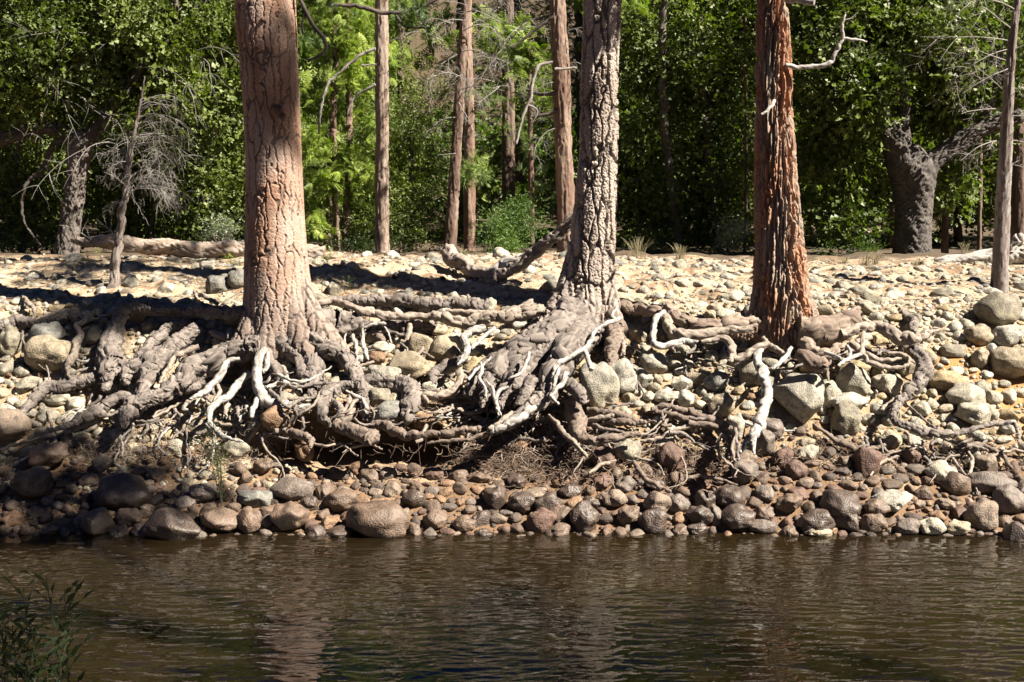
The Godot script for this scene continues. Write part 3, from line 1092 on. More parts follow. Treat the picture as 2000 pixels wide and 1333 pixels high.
func roots(parent: Node3D, list: Array) -> void:
	for r in list:
		var kind: String = r[0]
		var mb := MB.new()
		var ctrl := root_ctrl(r[2], r[1])
		for q in ctrl.size():
			ctrl[q].w *= 0.86
		var thick := 0.0
		for c in ctrl:
			thick = maxf(thick, c.w)
		var sides := clampi(int(thick * 260.0), 9, 44)
		match kind:
			"b": tube(mb, ctrl, sides, 0.014, 1, ROOT_A, ROOT_B, false, 0.024)
			"o": tube(mb, ctrl, sides, 0.018, 1, OLD_A, OLD_B, false, 0.014)
			"w": tube(mb, ctrl, maxi(sides, 12), 0.018, 2, WOOD_A, WOOD_B)
			"m": tube(mb, ctrl, maxi(sides, 12), 0.018, 2, MID_A, MID_B)
			"c": tube(mb, ctrl, maxi(sides, 20), 0.014, 6, Color(0.40, 0.31, 0.24), Color(0.24, 0.17, 0.13), false, 0.014)
		part("bleached_root" if kind == "w" else "root", mb.mesh(), mats.wood if kind in ["w", "m"] else mats.pine_bark, parent)

# kind of root, offset in front of the bank, [column, row, radius(, offset)]
const PINE_ROOTS := [
	["b", 0.35, [[490, 612, 14, 0.9], [430, 612, 15, 0.6], [380, 606, 16], [330, 606, 16], [280, 601, 17], [247, 604, 18], [231, 622, 16], [218, 655, 20], [209, 685, 26], [222, 715, 25], [212, 742, 15], [205, 760, 8]]],
	["b", 0.25, [[205, 735, 13], [170, 742, 16], [130, 752, 15], [92, 758, 13], [70, 775, 11], [48, 800, 9], [40, 830, 6]]],
	["b", 0.25, [[-40, 652, 13], [0, 640, 14], [30, 626, 12], [75, 630, 12], [115, 622, 14], [142, 612, 15], [152, 624, 12], [158, 636, 7]]],
	["m", 0.18, [[150, 632, 5], [190, 622, 6], [235, 606, 7], [270, 598, 6]]],
	["m", 0.2, [[82, 620, 4], [115, 610, 5], [145, 606, 5]]],
	["m", 0.3, [[45, 577, 4], [52, 590, 5], [64, 602, 5], [66, 616, 4], [60, 624, 4]]],
	["m", 0.42, [[172, 614, 6], [161, 630, 6], [149, 638, 6], [157, 655, 8], [147, 670, 10], [146, 690, 8], [136, 704, 9], [131, 722, 5], [134, 738, 3]]],
	["b", 0.3, [[366, 628, 13], [335, 636, 14], [312, 655, 12], [288, 680, 10], [266, 697, 9]]],
	["b", 0.5, [[384, 640, 14], [360, 658, 20], [330, 684, 21], [295, 702, 18], [262, 716, 15], [246, 736, 13], [246, 748, 8]]],
	["b", 0.55, [[335, 680, 15], [300, 712, 22], [284, 738, 19], [280, 760, 17], [276, 782, 13]]],
	["b", 0.62, [[510, 676, 22, 0.75], [470, 686, 24], [425, 696, 25], [385, 714, 30], [358, 738, 25], [325, 765, 18], [290, 780, 19], [262, 792, 21], [246, 808, 17], [241, 832, 8]]],
	["b", 0.5, [[400, 745, 12], [365, 760, 14], [345, 752, 14]]],
	["b", 0.45, [[265, 784, 11], [232, 779, 14], [205, 795, 15], [168, 812, 13], [130, 832, 7], [95, 842, 4], [55, 858, 2]]],
	["m", 0.85, [[388, 678, 7], [362, 688, 7], [338, 697, 6], [333, 712, 6], [322, 730, 5], [311, 748, 3]]],
	["w", 0.95, [[468, 701, 4], [447, 706, 7], [430, 732, 8], [408, 756, 9], [396, 768, 8], [372, 779, 3]]],
	["w", 0.9, [[398, 770, 4], [388, 780, 3], [381, 790, 2]]],
	["w", 0.85, [[489, 730, 7], [466, 748, 9], [449, 772, 9], [424, 786, 8], [411, 802, 7], [412, 828, 6], [430, 850, 6], [447, 857, 4], [474, 864, 2]]],
	["m", 0.7, [[424, 752, 5], [428, 765, 5], [418, 785, 5]]],
	["m", 0.7, [[445, 790, 6], [440, 800, 5], [442, 812, 3]]],
	["w", 1.0, [[517, 682, 8], [505, 706, 10], [500, 735, 11], [505, 762, 12], [518, 782, 11], [545, 792, 10], [568, 790, 7], [588, 797, 5], [603, 806, 2]]],
	["w", 1.0, [[570, 792, 5], [592, 793, 4], [610, 790, 2]]],
	["w", 0.95, [[522, 688, 5], [520, 712, 7], [514, 728, 4]]],
	["w", 0.95, [[505, 775, 5], [497, 796, 6], [491, 808, 6], [492, 815, 4]]],
	["w", 0.95, [[520, 757, 4], [545, 749, 6], [570, 748, 5], [592, 757, 2]]],
	["b", 0.7, [[562, 660, 22], [590, 690, 24], [612, 715, 22], [612, 745, 14], [607, 772, 9]]],
	["b", 0.75, [[545, 665, 18], [580, 700, 14], [600, 735, 15], [595, 758, 8]]],
	["b", 0.8, [[600, 655, 26, 0.7], [636, 680, 22], [668, 698, 18], [690, 722, 16], [702, 752, 15], [712, 782, 11], [716, 818, 7]]],
	["b", 0.85, [[690, 752, 9], [665, 757, 12], [642, 770, 14], [629, 790, 15], [630, 812, 13], [643, 830, 6]]],
	["m", 0.95, [[612, 735, 8], [610, 758, 8], [604, 775, 5]]],
	["m", 0.9, [[685, 772, 7], [682, 790, 7], [668, 812, 7], [664, 822, 5]]],
	["b", 0.8, [[650, 782, 7], [660, 796, 9], [664, 812, 8]]],
	["m", 0.85, [[690, 798, 6], [684, 815, 9], [672, 826, 8]]],
	["w", 0.95, [[676, 764, 3], [695, 774, 4], [707, 780, 4], [714, 800, 5], [712, 818, 4]]],
	["o", 1.15, [[655, 826, 10], [675, 836, 14], [702, 846, 18], [722, 853, 17], [718, 866, 8]]],
	["o", 0.95, [[535, 842, 6], [565, 842, 9], [590, 852, 10], [604, 858, 9], [606, 874, 5]]],
	["b", 0.5, [[520, 700, 14], [545, 735, 12], [530, 758, 7]]],
	["m", 0.7, [[530, 740, 4], [542, 718, 5], [556, 722, 5], [560, 740, 4]]],
	["m", 0.85, [[615, 868, 3], [640, 872, 3], [665, 867, 3], [685, 882, 2], [698, 891, 2]]],
	["b", 0.55, [[590, 622, 30, 0.85], [640, 632, 34], [672, 638, 32], [698, 634, 22], [712, 630, 10]]],
	["b", 0.4, [[690, 650, 10], [735, 645, 13], [770, 636, 16], [810, 634, 16], [838, 634, 13], [846, 640, 8]]],
	["o", 0.35, [[715, 645, 8], [735, 655, 11], [748, 668, 8], [744, 676, 4]]],
	["m", 0.6, [[612, 594, 8], [650, 588, 8], [685, 600, 8], [725, 612, 9], [790, 618, 9], [850, 616, 10], [872, 622, 8]]],
	["b", 0.2, [[640, 590, 12], [700, 588, 13], [760, 588, 15], [850, 592, 15], [925, 596, 15], [944, 597, 13]]],
	["m", 0.25, [[870, 606, 6], [900, 610, 6], [952, 610, 5]]],
	["w", 0.6, [[702, 612, 5], [707, 645, 4], [711, 680, 5], [719, 703, 3]]],
	["m", 0.55, [[800, 635, 7], [797, 660, 7], [792, 695, 4]]],
	["w", 0.62, [[690, 604, 2], [676, 640, 2], [672, 690, 2]]],
	["w", 0.55, [[742, 630, 2], [757, 648, 2], [764, 670, 2]]],
	["w", 0.6, [[712, 640, 3], [735, 632, 4], [752, 632, 3]]],
	["m", 0.4, [[458, 680, 6], [443, 662, 7], [415, 654, 9]]],
	["m", 0.5, [[448, 665, 8], [452, 650, 8], [450, 642, 6]]],
	["m", 0.15, [[375, 600, 4], [383, 580, 4], [380, 571, 5], [400, 580, 5], [425, 594, 4]]],
	["m", 0.2, [[0, 880, 4], [60, 860, 4], [110, 848, 5], [150, 838, 6], [190, 820, 7]]],
	["w", 0.25, [[108, 845, 3], [128, 828, 4], [152, 806, 4], [165, 795, 2]]],
	["m", 0.2, [[40, 900, 3], [75, 882, 5], [105, 862, 4], [100, 835, 3], [92, 805, 2]]],
]

const GREY_PINE_ROOTS := [
	["m", 0.75, [[1062, 606, 12], [1030, 612, 14], [985, 618, 14], [940, 625, 14], [900, 632, 13], [868, 622, 11], [846, 616, 9]]],
	["m", 0.3, [[1075, 590, 12], [1040, 596, 11], [1000, 608, 8], [965, 615, 5]]],
	["b", 0.75, [[1120, 612, 38, 0.5], [1078, 650, 36], [1032, 680, 34], [992, 708, 30], [962, 738, 24], [946, 768, 14], [942, 792, 6]]],
	["b", 0.85, [[1150, 640, 36, 0.5], [1112, 688, 32], [1086, 728, 29], [1066, 768, 23], [1036, 798, 17], [998, 823, 14], [958, 845, 9]]],
	["o", 0.7, [[960, 845, 7], [915, 858, 5], [870, 862, 4], [835, 866, 3]]],
	["b", 0.7, [[1070, 670, 28], [1020, 722, 26], [990, 764, 20], [975, 800, 9]]],
	["b", 0.8, [[1000, 690, 20], [960, 712, 18], [928, 742, 14], [912, 770, 8]]],
	["b", 0.95, [[1040, 740, 14], [1030, 765, 15], [1015, 790, 10]]],
	["w", 1.0, [[1046, 796, 8], [1022, 812, 10], [990, 830, 9], [962, 842, 5]]],
	["m", 0.95, [[1000, 806, 7], [980, 824, 6], [955, 838, 4]]],
	["w", 0.95, [[948, 640, 8], [918, 648, 10], [906, 660, 8], [913, 684, 8], [906, 698, 7], [894, 713, 2]]],
	["w", 0.95, [[966, 640, 4], [945, 658, 5], [922, 680, 4]]],
	["b", 0.5, [[912, 702, 10], [880, 712, 11], [854, 722, 11], [843, 740, 11], [848, 752, 6]]],
	["m", 0.75, [[896, 726, 9], [899, 745, 9], [886, 764, 10], [850, 773, 10], [815, 771, 8]]],
	["b", 0.55, [[690, 742, 14], [735, 746, 17], [772, 744, 19], [800, 758, 21], [803, 788, 19], [797, 812, 15], [792, 826, 8]]],
	["m", 0.75, [[818, 766, 8], [830, 780, 7], [836, 786, 5]]],
	["w", 1.05, [[939, 708, 3], [942, 726, 4], [937, 738, 4], [947, 758, 4], [950, 780, 2]]],
	["w", 1.05, [[914, 742, 3], [930, 724, 4], [942, 714, 3], [958, 700, 3]]],
	["w", 1.1, [[1034, 688, 3], [1029, 708, 4], [1014, 730, 4], [994, 740, 3]]],
	["w", 1.05, [[994, 756, 3], [975, 764, 5], [969, 784, 5], [974, 812, 2]]],
	["w", 1.05, [[950, 745, 2], [962, 760, 4], [966, 782, 4], [979, 812, 2]]],
	["w", 1.1, [[1212, 622, 5], [1186, 632, 5], [1162, 648, 5], [1150, 672, 6], [1140, 682, 5], [1112, 698, 6], [1088, 712, 6], [1081, 738, 5], [1083, 752, 3]]],
	["w", 1.05, [[1143, 683, 5], [1147, 702, 6], [1153, 722, 6]]],
	["w", 1.15, [[1092, 720, 4], [1084, 742, 4], [1082, 762, 3]]],
	["w", 1.15, [[1106, 728, 6], [1098, 748, 6], [1078, 772, 6], [1090, 790, 3]]],
	["w", 1.1, [[1205, 600, 4], [1196, 618, 4], [1206, 626, 4]]],
	["b", 0.9, [[1085, 735, 13], [1110, 748, 15], [1130, 766, 15], [1138, 778, 13]]],
	["o", 0.5, [[1112, 778, 14], [1122, 800, 19], [1126, 828, 19], [1132, 852, 15], [1162, 862, 10], [1205, 855, 9], [1248, 848, 6]]],
	["m", 0.55, [[1072, 812, 5], [1095, 838, 6], [1118, 862, 6], [1146, 892, 4]]],
	["o", 0.55, [[1195, 610, 18], [1203, 640, 20], [1201, 675, 19], [1196, 702, 12], [1190, 722, 5]]],
	["m", 0.7, [[1206, 640, 4], [1216, 665, 5], [1218, 690, 4]]],
	["o", 1.0, [[728, 830, 9], [755, 834, 12], [782, 850, 12], [828, 850, 9], [880, 844, 8], [935, 838, 7]]],
	["m", 0.95, [[812, 864, 4], [824, 856, 5], [831, 832, 5]]],
	["m", 0.8, [[668, 885, 0.5], [690, 874, 3], [720, 868, 4], [745, 878, 2]]],
	["o", 0.25, [[1148, 802, 8], [1185, 806, 10], [1225, 818, 9], [1260, 826, 5]]],
	["m", 0.35, [[1118, 822, 4], [1160, 820, 6], [1196, 812, 4]]],
	["o", 0.25, [[1180, 822, 8], [1222, 824, 9], [1236, 828, 6]]],
	["o", 0.2, [[1272, 800, 6], [1300, 796, 8], [1340, 802, 9], [1378, 818, 10], [1414, 832, 9], [1428, 838, 5]]],
	["o", 0.2, [[1280, 804, 6], [1315, 812, 7], [1348, 820, 8], [1368, 830, 5]]],
	["o", 0.25, [[1345, 826, 7], [1388, 832, 8], [1414, 846, 9], [1428, 870, 8], [1426, 896, 5]]],
	["m", 0.2, [[1350, 832, 6], [1312, 844, 5], [1282, 858, 4], [1222, 862, 2]]],
	["o", 0.2, [[1238, 902, 5], [1252, 926, 6], [1278, 946, 6], [1310, 960, 4]]],
	["o", 0.2, [[1330, 940, 3], [1365, 930, 5], [1400, 935, 4], [1440, 948, 3]]],
	["m", 0.3, [[1150, 925, 3], [1172, 910, 5], [1202, 900, 3]]],
]

const CEDAR_ROOTS := [
	["c", 0.95, [[1500, 632, 20, 0.6], [1450, 632, 17], [1400, 636, 16], [1355, 636, 15], [1325, 624, 14], [1306, 604, 12], [1297, 596, 7]]],
	["c", 0.55, [[1190, 592, 14], [1230, 600, 16], [1275, 610, 15], [1320, 622, 13]]],
	["m", 1.05, [[1470, 640, 8], [1420, 646, 9], [1375, 655, 12], [1335, 656, 13], [1308, 640, 11], [1298, 616, 8]]],
	["w", 1.2, [[1298, 608, 5], [1284, 622, 7], [1277, 645, 7], [1276, 665, 7], [1284, 677, 8], [1310, 673, 8], [1335, 667, 7], [1362, 668, 3]]],
	["m", 1.05, [[1370, 668, 4], [1405, 662, 7], [1426, 672, 9], [1432, 690, 8], [1426, 706, 4]]],
	["m", 1.0, [[1425, 700, 8], [1448, 698, 9], [1475, 684, 9], [1495, 672, 8]]],
	["w", 1.1, [[1486, 684, 7], [1480, 706, 10], [1490, 732, 12], [1501, 760, 12], [1496, 795, 12], [1482, 830, 13], [1471, 856, 9], [1474, 888, 2]]],
	["w", 0.95, [[1474, 850, 6], [1458, 864, 5], [1446, 884, 4]]],
	["c", 0.75, [[1560, 645, 34, 0.7], [1612, 642, 32], [1650, 630, 26], [1668, 616, 15], [1676, 602, 6]]],
	["c", 0.8, [[1570, 672, 18], [1596, 690, 15], [1618, 692, 12], [1640, 676, 10]]],
	["c", 0.95, [[1560, 690, 12], [1580, 704, 18], [1602, 712, 20], [1612, 716, 12]]],
	["m", 0.75, [[1640, 652, 12], [1680, 640, 12], [1715, 638, 13], [1745, 655, 15], [1780, 664, 13], [1806, 656, 9], [1836, 644, 4]]],
	["b", 0.3, [[1760, 610, 7], [1778, 622, 10], [1785, 640, 11]]],
	["b", 0.55, [[1782, 636, 11], [1793, 662, 12], [1786, 688, 13], [1804, 706, 17], [1804, 738, 17], [1782, 762, 14], [1757, 785, 10], [1744, 806, 8], [1750, 826, 9], [1785, 838, 10], [1840, 849, 9], [1885, 843, 7], [1935, 830, 6], [1975, 826, 5], [1988, 840, 4], [1992, 868, 3]]],
	["m", 0.4, [[1775, 768, 6], [1745, 784, 6], [1722, 800, 4]]],
	["w", 1.05, [[1610, 688, 4], [1636, 698, 5], [1662, 706, 3]]],
	["w", 1.05, [[1682, 692, 4], [1658, 702, 5], [1637, 713, 3]]],
	["w", 1.0, [[1655, 676, 4], [1661, 690, 4], [1655, 704, 4]]],
	["w", 1.05, [[1546, 680, 5], [1532, 702, 6], [1508, 720, 3]]],
	["m", 0.8, [[1688, 650, 5], [1684, 680, 6], [1694, 704, 6], [1728, 718, 6], [1768, 716, 4], [1778, 704, 3]]],
	["m", 0.75, [[1735, 690, 4], [1760, 692, 5], [1776, 706, 4], [1768, 722, 3]]],
	["m", 0.75, [[1660, 672, 8], [1690, 690, 7], [1722, 704, 6], [1760, 700, 3]]],
	["m", 0.9, [[1490, 660, 6], [1512, 682, 7], [1540, 696, 5]]],
	["o", 0.2, [[1588, 828, 3], [1618, 850, 6], [1645, 868, 8], [1690, 878, 7], [1732, 870, 4]]],
	["o", 0.2, [[1880, 880, 5], [1915, 870, 6], [1955, 888, 6], [1975, 915, 4]]],
	["m", 0.2, [[1700, 930, 2], [1720, 905, 4], [1755, 892, 3]]],
	["m", 0.2, [[1885, 862, 3], [1900, 905, 5], [1892, 930, 3]]],
	["m", 0.2, [[1940, 890, 3], [1985, 880, 4], [2020, 890, 3]]],
	["m", 0.2, [[1360, 700, 2], [1420, 716, 2], [1462, 728, 2]]],
]

# a trunk outline [row, left edge, right edge] as tube points; above the frame it runs on to the given height
func trunk_ctrl(outline: Array, d: float, top: float, lean: float, top_r: float) -> Array:
	var o := []
	for e in outline:
		var w := at((e[1] + e[2]) * 0.5, e[0], d)
		o.append(Vector4(w.x, w.y, w.z, (e[2] - e[1]) * 0.5 * px_m(d)))
	var last: Vector4 = o[-1]
	for k in 4:
		var f := (k + 1) / 4.0
		o.append(Vector4(last.x + lean * f, lerpf(last.y, top, f), last.z, lerpf(last.w, top_r, f)))
	return o

func split_trunk(parent: Node3D, ctrl: Array, style: int, ca: Color, cb: Color, depth: float, m: Material, in_view: int) -> void:
	var mb := MB.new()
	tube(mb, ctrl.slice(0, in_view), 230, 0.008, style, ca, cb, true, depth)
	part("trunk", mb.mesh(), m, parent)
	mb = MB.new()
	tube(mb, ctrl.slice(in_view - 1), 48, 0.06, style, ca, cb, true, depth)
	part("upper_trunk", mb.mesh(), m, parent)

func limb(parent: Node3D, a: Vector3, b: Vector3, r: float, sag: float, tufts: int, spread: float, shape: Mesh, ca: Color, cb: Color, bark: Color, size := 1.0) -> void:
	var mid := (a + b) * 0.5 + Vector3(rng.randf_range(-0.1, 0.1), sag, rng.randf_range(-0.1, 0.1))
	var mb := MB.new()
	tube(mb, [Vector4(a.x, a.y, a.z, r), Vector4(mid.x, mid.y, mid.z, r * 0.7), Vector4(b.x, b.y, b.z, r * 0.3)], 7, 0.08, 0, bark, bark * 1.4)
	var list := []
	for k in tufts:
		var t := rng.randf_range(0.35, 1.0)
		var q := a.lerp(b, t) + Vector3(0, sag * (1.0 - absf(2 * t - 1)), 0)
		var e := q + Vector3(rng.randfn(), rng.randfn() * 0.5, rng.randfn()) * spread
		tube(mb, [Vector4(q.x, q.y, q.z, r * 0.25), Vector4(e.x, e.y, e.z, 0.004)], 4, 0.3, 0, bark, bark)
		list.append([Transform3D(rand_basis(rng.randf_range(0.8, 1.2) * size), e), ca.lerp(cb, rng.randf())])
	var o := part("limb", mb.mesh(), mats.wood, parent)
	if tufts:
		scatter("foliage", shape, mats.needle, list, parent)

func rand_basis(s: float) -> Basis:
	return Basis(Vector3(rng.randfn(), rng.randfn(), rng.randfn()).normalized(), rng.randf() * TAU) * Basis.from_scale(Vector3.ONE * s)

func buttresses(parent: Node3D, list: Array, d: float, style: int, ca: Color, cb: Color, depth: float) -> void:
	for s in list:
		var mb := MB.new()
		tube(mb, flat_ctrl(s, d), 64, 0.012, style, ca, cb, false, depth)
		part("root_flare", mb.mesh(), mats.pine_bark, parent)

# thinner roots that weave over and between the thick ones: [column, row, spread across, spread down, number]
func tangle(parent: Node3D, zones: Array) -> void:
	for z in zones:
		for k in z[4]:
			var px: float = z[0] + rng.randf_range(-1, 1) * z[2]
			var py: float = z[1] + rng.randf_range(-1, 1) * z[3]
			var a := rng.randf_range(0.15, PI - 0.15) if rng.randf() < 0.75 else rng.randf() * TAU
			var step := rng.randf_range(9, 26)
			var r := rng.randf_range(1.6, 5.2)
			var off := rng.randf_range(0.1, 0.32)
			var pts := []
			var n := rng.randi_range(4, 7)
			for s in n:
				pts.append([px, py, r * (1.0 - 0.75 * s / n), off * (1.0 - 0.5 * s / n) - 100.0])
				px += cos(a) * step * 1.25
				py += sin(a) * step * 0.9
				a += rng.randfn() * 0.5
			var ctrl := []
			for p in pts:
				var d: float = bank_d(p[0], p[1]) - (p[3] + 100.0) - 0.04
				var w := at(p[0], p[1], d)
				ctrl.append(Vector4(w.x, w.y, w.z, p[2] * px_m(d)))
			var mb := MB.new()
			var tone := rng.randf()
			if tone < 0.10:
				tube(mb, ctrl, 9, 0.02, 2, WOOD_A, WOOD_B)
			elif tone < 0.45:
				tube(mb, ctrl, 9, 0.02, 2, MID_A * 0.85, MID_B * 0.85)
			else:
				tube(mb, ctrl, 9, 0.02, 1, ROOT_A, ROOT_B)
			part("thin_root", mb.mesh(), mats.wood, parent)

func make_bank_trees() -> void:
	# the orange pine
	var d := 16.3
	var t := thing("pine_tree", "massive orange-barked pine with a web of thick exposed roots", "tree", at(545, 680, d))
	var ctrl := trunk_ctrl([[735, 512, 616], [705, 492, 628], [680, 484, 632], [650, 474, 630], [615, 473, 619], [580, 475, 611], [540, 477, 604], [480, 479, 598], [400, 481, 592], [300, 480, 587], [200, 476, 583], [100, 468, 579], [0, 461, 574], [-60, 458, 571]], d, 17.0, -0.3, 0.2)
	split_trunk(t, ctrl, 3, Color(0.60, 0.455, 0.37), Color(0.45, 0.245, 0.155), 0.019, mats.pine_bark, 14)
	buttresses(t, [[[507, 540, 16, 16.2], [498, 612, 25, 16.12], [487, 658, 28, 16.0], [464, 688, 24, 15.9]], [[535, 575, 20, 16.08], [530, 640, 30, 15.98], [522, 688, 26, 15.82], [512, 722, 17, 15.7], [506, 748, 10, 15.65]], [[570, 565, 18, 16.08], [580, 640, 29, 15.98], [598, 688, 28, 15.82], [612, 724, 21, 15.7], [611, 762, 12, 15.6]], [[586, 545, 16, 16.2], [604, 612, 25, 16.1], [628, 655, 29, 16.0], [664, 690, 21, 15.8]]], d, 4, Color(0.46, 0.365, 0.305), Color(0.28, 0.205, 0.165), 0.024)
	roots(t, PINE_ROOTS)
	tangle(t, [[570, 765, 90, 40, 26], [300, 790, 110, 50, 34], [450, 800, 70, 50, 26], [690, 800, 60, 20, 6], [760, 680, 80, 50, 12], [150, 720, 110, 80, 12]])
	# knots and a torn scar in the bark
	for k in [[513, 38, 5], [501, 92, 5], [545, 212, 9], [552, 228, 7]]:
		var w := at(k[0], k[1], d - 0.37)
		var mb := MB.new()
		tube(mb, [Vector4(w.x, w.y, w.z + 0.0, k[2] * px_m(d)), Vector4(w.x + 0.015, w.y - 0.01, w.z + 0.035, k[2] * px_m(d) * 0.7)], 9, 0.01, 1, Color(0.10, 0.06, 0.04), Color(0.22, 0.12, 0.07), false, 0.012)
		part("knot", mb.mesh(), mats.pine_bark, t)
	var gr := Color(0.055, 0.095, 0.028)
	var gr2 := Color(0.10, 0.16, 0.04)
	for l in [[-1.2, 12.5, -18.4, 12.0], [-5.6, 13.0, -18.0, 12.5], [-2.4, 13.4, -14.2, 13.0], [-4.6, 15.0, -15.0, 14.6], [-2.0, 15.6, -17.0, 15.2]]:
		limb(t, Vector3(-3.4, l[3], -16.3), Vector3(l[0], l[1], l[2]), 0.06, 0.25, 34, 0.42, tuft, gr, gr2, Color(0.12, 0.085, 0.065))
	# a bare hooked branch and a needled one hanging into view
	var mb2 := MB.new()
	tube(mb2, flat_ctrl([[572, -30, 4], [596, 20, 4], [612, 50, 4], [632, 75, 4], [636, 95, 3], [622, 110, 3], [600, 118, 2]], 16.2), 8, 0.03, 0, Color(0.05, 0.038, 0.03), Color(0.09, 0.07, 0.055))
	tube(mb2, flat_ctrl([[598, 22, 3], [590, 45, 2], [592, 68, 2]], 16.2), 6, 0.03, 0, Color(0.05, 0.038, 0.03), Color(0.09, 0.07, 0.055))
	part("dead_branch", mb2.mesh(), mats.wood, t)

	# the grey pine
	d = 16.8
	t = thing("pine_tree", "grey pine with deeply cracked bark plates leaning over spreading roots", "tree", at(1140, 640, d))
	ctrl = trunk_ctrl([[690, 1095, 1205], [660, 1072, 1208], [630, 1062, 1210], [600, 1076, 1206], [560, 1091, 1201], [500, 1108, 1199], [400, 1122, 1203], [300, 1131, 1205], [200, 1135, 1206], [100, 1138, 1208], [0, 1143, 1211], [-60, 1146, 1213]], d, 17.5, 0.5, 0.17)
	split_trunk(t, ctrl, 4, Color(0.60, 0.51, 0.44), Color(0.40, 0.315, 0.26), 0.05, mats.pine_bark, 12)
	buttresses(t, [[[1112, 530, 14, 16.7], [1100, 590, 26, 16.6], [1073, 638, 32, 16.4], [1036, 674, 30, 16.1]], [[1150, 560, 20, 16.55], [1140, 622, 32, 16.4], [1114, 674, 32, 16.1], [1088, 724, 24, 15.8]], [[1185, 545, 14, 16.7], [1192, 608, 22, 16.55], [1200, 655, 20, 16.4], [1198, 698, 10, 16.3]]], d, 4, Color(0.48, 0.40, 0.345), Color(0.26, 0.21, 0.18), 0.030)
	roots(t, GREY_PINE_ROOTS)
	tangle(t, [[1000, 760, 90, 60, 46], [1060, 690, 70, 60, 16], [930, 780, 60, 40, 16], [1130, 850, 80, 40, 22], [1330, 850, 110, 40, 18], [1200, 680, 25, 40, 8]])
	for l in [[2.45, 7.0, -16.0, 7.5], [2.75, 7.5, -16.15, 8.0], [3.0, 8.1, -16.0, 8.5], [-0.4, 13.8, -18.0, 13.6], [3.2, 14.2, -18.2, 14.0], [2.8, 12.2, -15.2, 12.0], [-0.2, 13.0, -15.4, 12.6], [1.4, 15.4, -18.4, 15.0], [2.6, 15.8, -16.2, 15.4]]:
		limb(t, Vector3(1.25, l[3], -16.8), Vector3(l[0], l[1], l[2]), 0.06, 0.2, 42, 0.3, tuft, gr, gr2, Color(0.12, 0.09, 0.07), 1.3)

	# the red cedar
	d = 16.2
	t = thing("cedar_tree", "red cedar with stringy furrowed bark flaring over its bank roots", "tree", at(1530, 680, d))
	ctrl = trunk_ctrl([[712, 1500, 1580], [695, 1482, 1592], [675, 1470, 1596], [650, 1463, 1596], [620, 1465, 1590], [580, 1468, 1583], [540, 1471, 1578], [480, 1474, 1571], [400, 1475, 1562], [300, 1475, 1553], [200, 1476, 1547], [100, 1477, 1543], [0, 1478, 1537], [-60, 1479, 1534]], d, 15.0, -0.2, 0.12)
	split_trunk(t, ctrl, 5, Color(0.54, 0.245, 0.125), Color(0.42, 0.335, 0.265), 0.055, mats.pine_bark, 14)
	buttresses(t, [[[1566, 560, 12, 16.1], [1582, 622, 21, 16.05], [1602, 656, 24, 15.95], [1645, 650, 20, 15.9]], [[1485, 560, 12, 16.1], [1476, 620, 18, 16.05], [1462, 650, 16, 15.95], [1430, 650, 10, 15.85]], [[1525, 640, 16, 15.9], [1532, 680, 16, 15.85], [1545, 706, 10, 15.8]]], d, 5, Color(0.44, 0.31, 0.23), Color(0.25, 0.165, 0.12), 0.03)
	roots(t, CEDAR_ROOTS)
	tangle(t, [[1650, 690, 90, 30, 20], [1540, 700, 50, 20, 10], [1380, 660, 70, 25, 8], [1800, 860, 140, 30, 16]])
	var br := MB.new()
	tube(br, flat_ctrl([[1535, 128, 4], [1570, 131, 4.5], [1605, 129, 4.5], [1620, 120, 4.5], [1634, 98, 4], [1645, 72, 3.5], [1646, 45, 3], [1652, 25, 1.5]], 16.0), 9, 0.02, 2, WOOD_A, WOOD_B)
	tube(br, flat_ctrl([[1645, 75, 3], [1668, 77, 2.5], [1692, 82, 1.5]], 16.0), 7, 0.02, 2, WOOD_A, WOOD_B)
	tube(br, flat_ctrl([[1648, 40, 1.5], [1662, 35, 1], [1675, 25, 0.7]], 16.0), 5, 0.03, 2, WOOD_A, WOOD_B)
	part("bleached_branch", br.mesh(), mats.wood, t)
	br = MB.new()
	tube(br, flat_ctrl([[1512, 197, 4, 15.94], [1508, 205, 3.5, 15.85], [1500, 215, 3, 15.78], [1487, 223, 2, 15.74]], 15.9), 8, 0.015, 2, WOOD_A, WOOD_B)
	part("bleached_branch", br.mesh(), mats.wood, t)
	br = MB.new()
	tube(br, flat_ctrl([[1535, 0, 5, 16.1], [1560, 1, 5, 15.9], [1590, 6, 6, 15.75]], 15.9), 9, 0.02, 2, WOOD_A, WOOD_B, true)
	part("branch_stub", br.mesh(), mats.wood, t)
	for k in [[1500, 28], [1528, 77], [1532, 102], [1513, 118], [1529, 128], [1525, 220], [1530, 318], [1521, 363], [1545, 402], [1541, 245], [1500, 285], [1529, 390]]:
		var w := at(k[0], k[1], d - 0.19)
		br = MB.new()
		tube(br, [Vector4(w.x, w.y, w.z - 0.03, 0.018), Vector4(w.x + 0.002, w.y - 0.004, w.z + 0.03, 0.012)], 8, 0.01, 1, Color(0.16, 0.08, 0.045), Color(0.30, 0.15, 0.085), false, 0.008)
		part("knot", br.mesh(), mats.pine_bark, t)
	for l in [[4.9, 12.4, -15.0, 12.2], [2.0, 12.9, -15.4, 13.0], [4.6, 13.4, -17.4, 13.5], [2.4, 13.8, -17.2, 14.0], [3.6, 14.6, -15.2, 14.6]]:
		limb(t, Vector3(3.35, l[3], -16.2), Vector3(l[0], l[1], l[2]), 0.05, 0.1, 40, 0.4, spray, Color(0.06, 0.11, 0.025), Color(0.11, 0.17, 0.035), Color(0.16, 0.09, 0.06), 1.0)

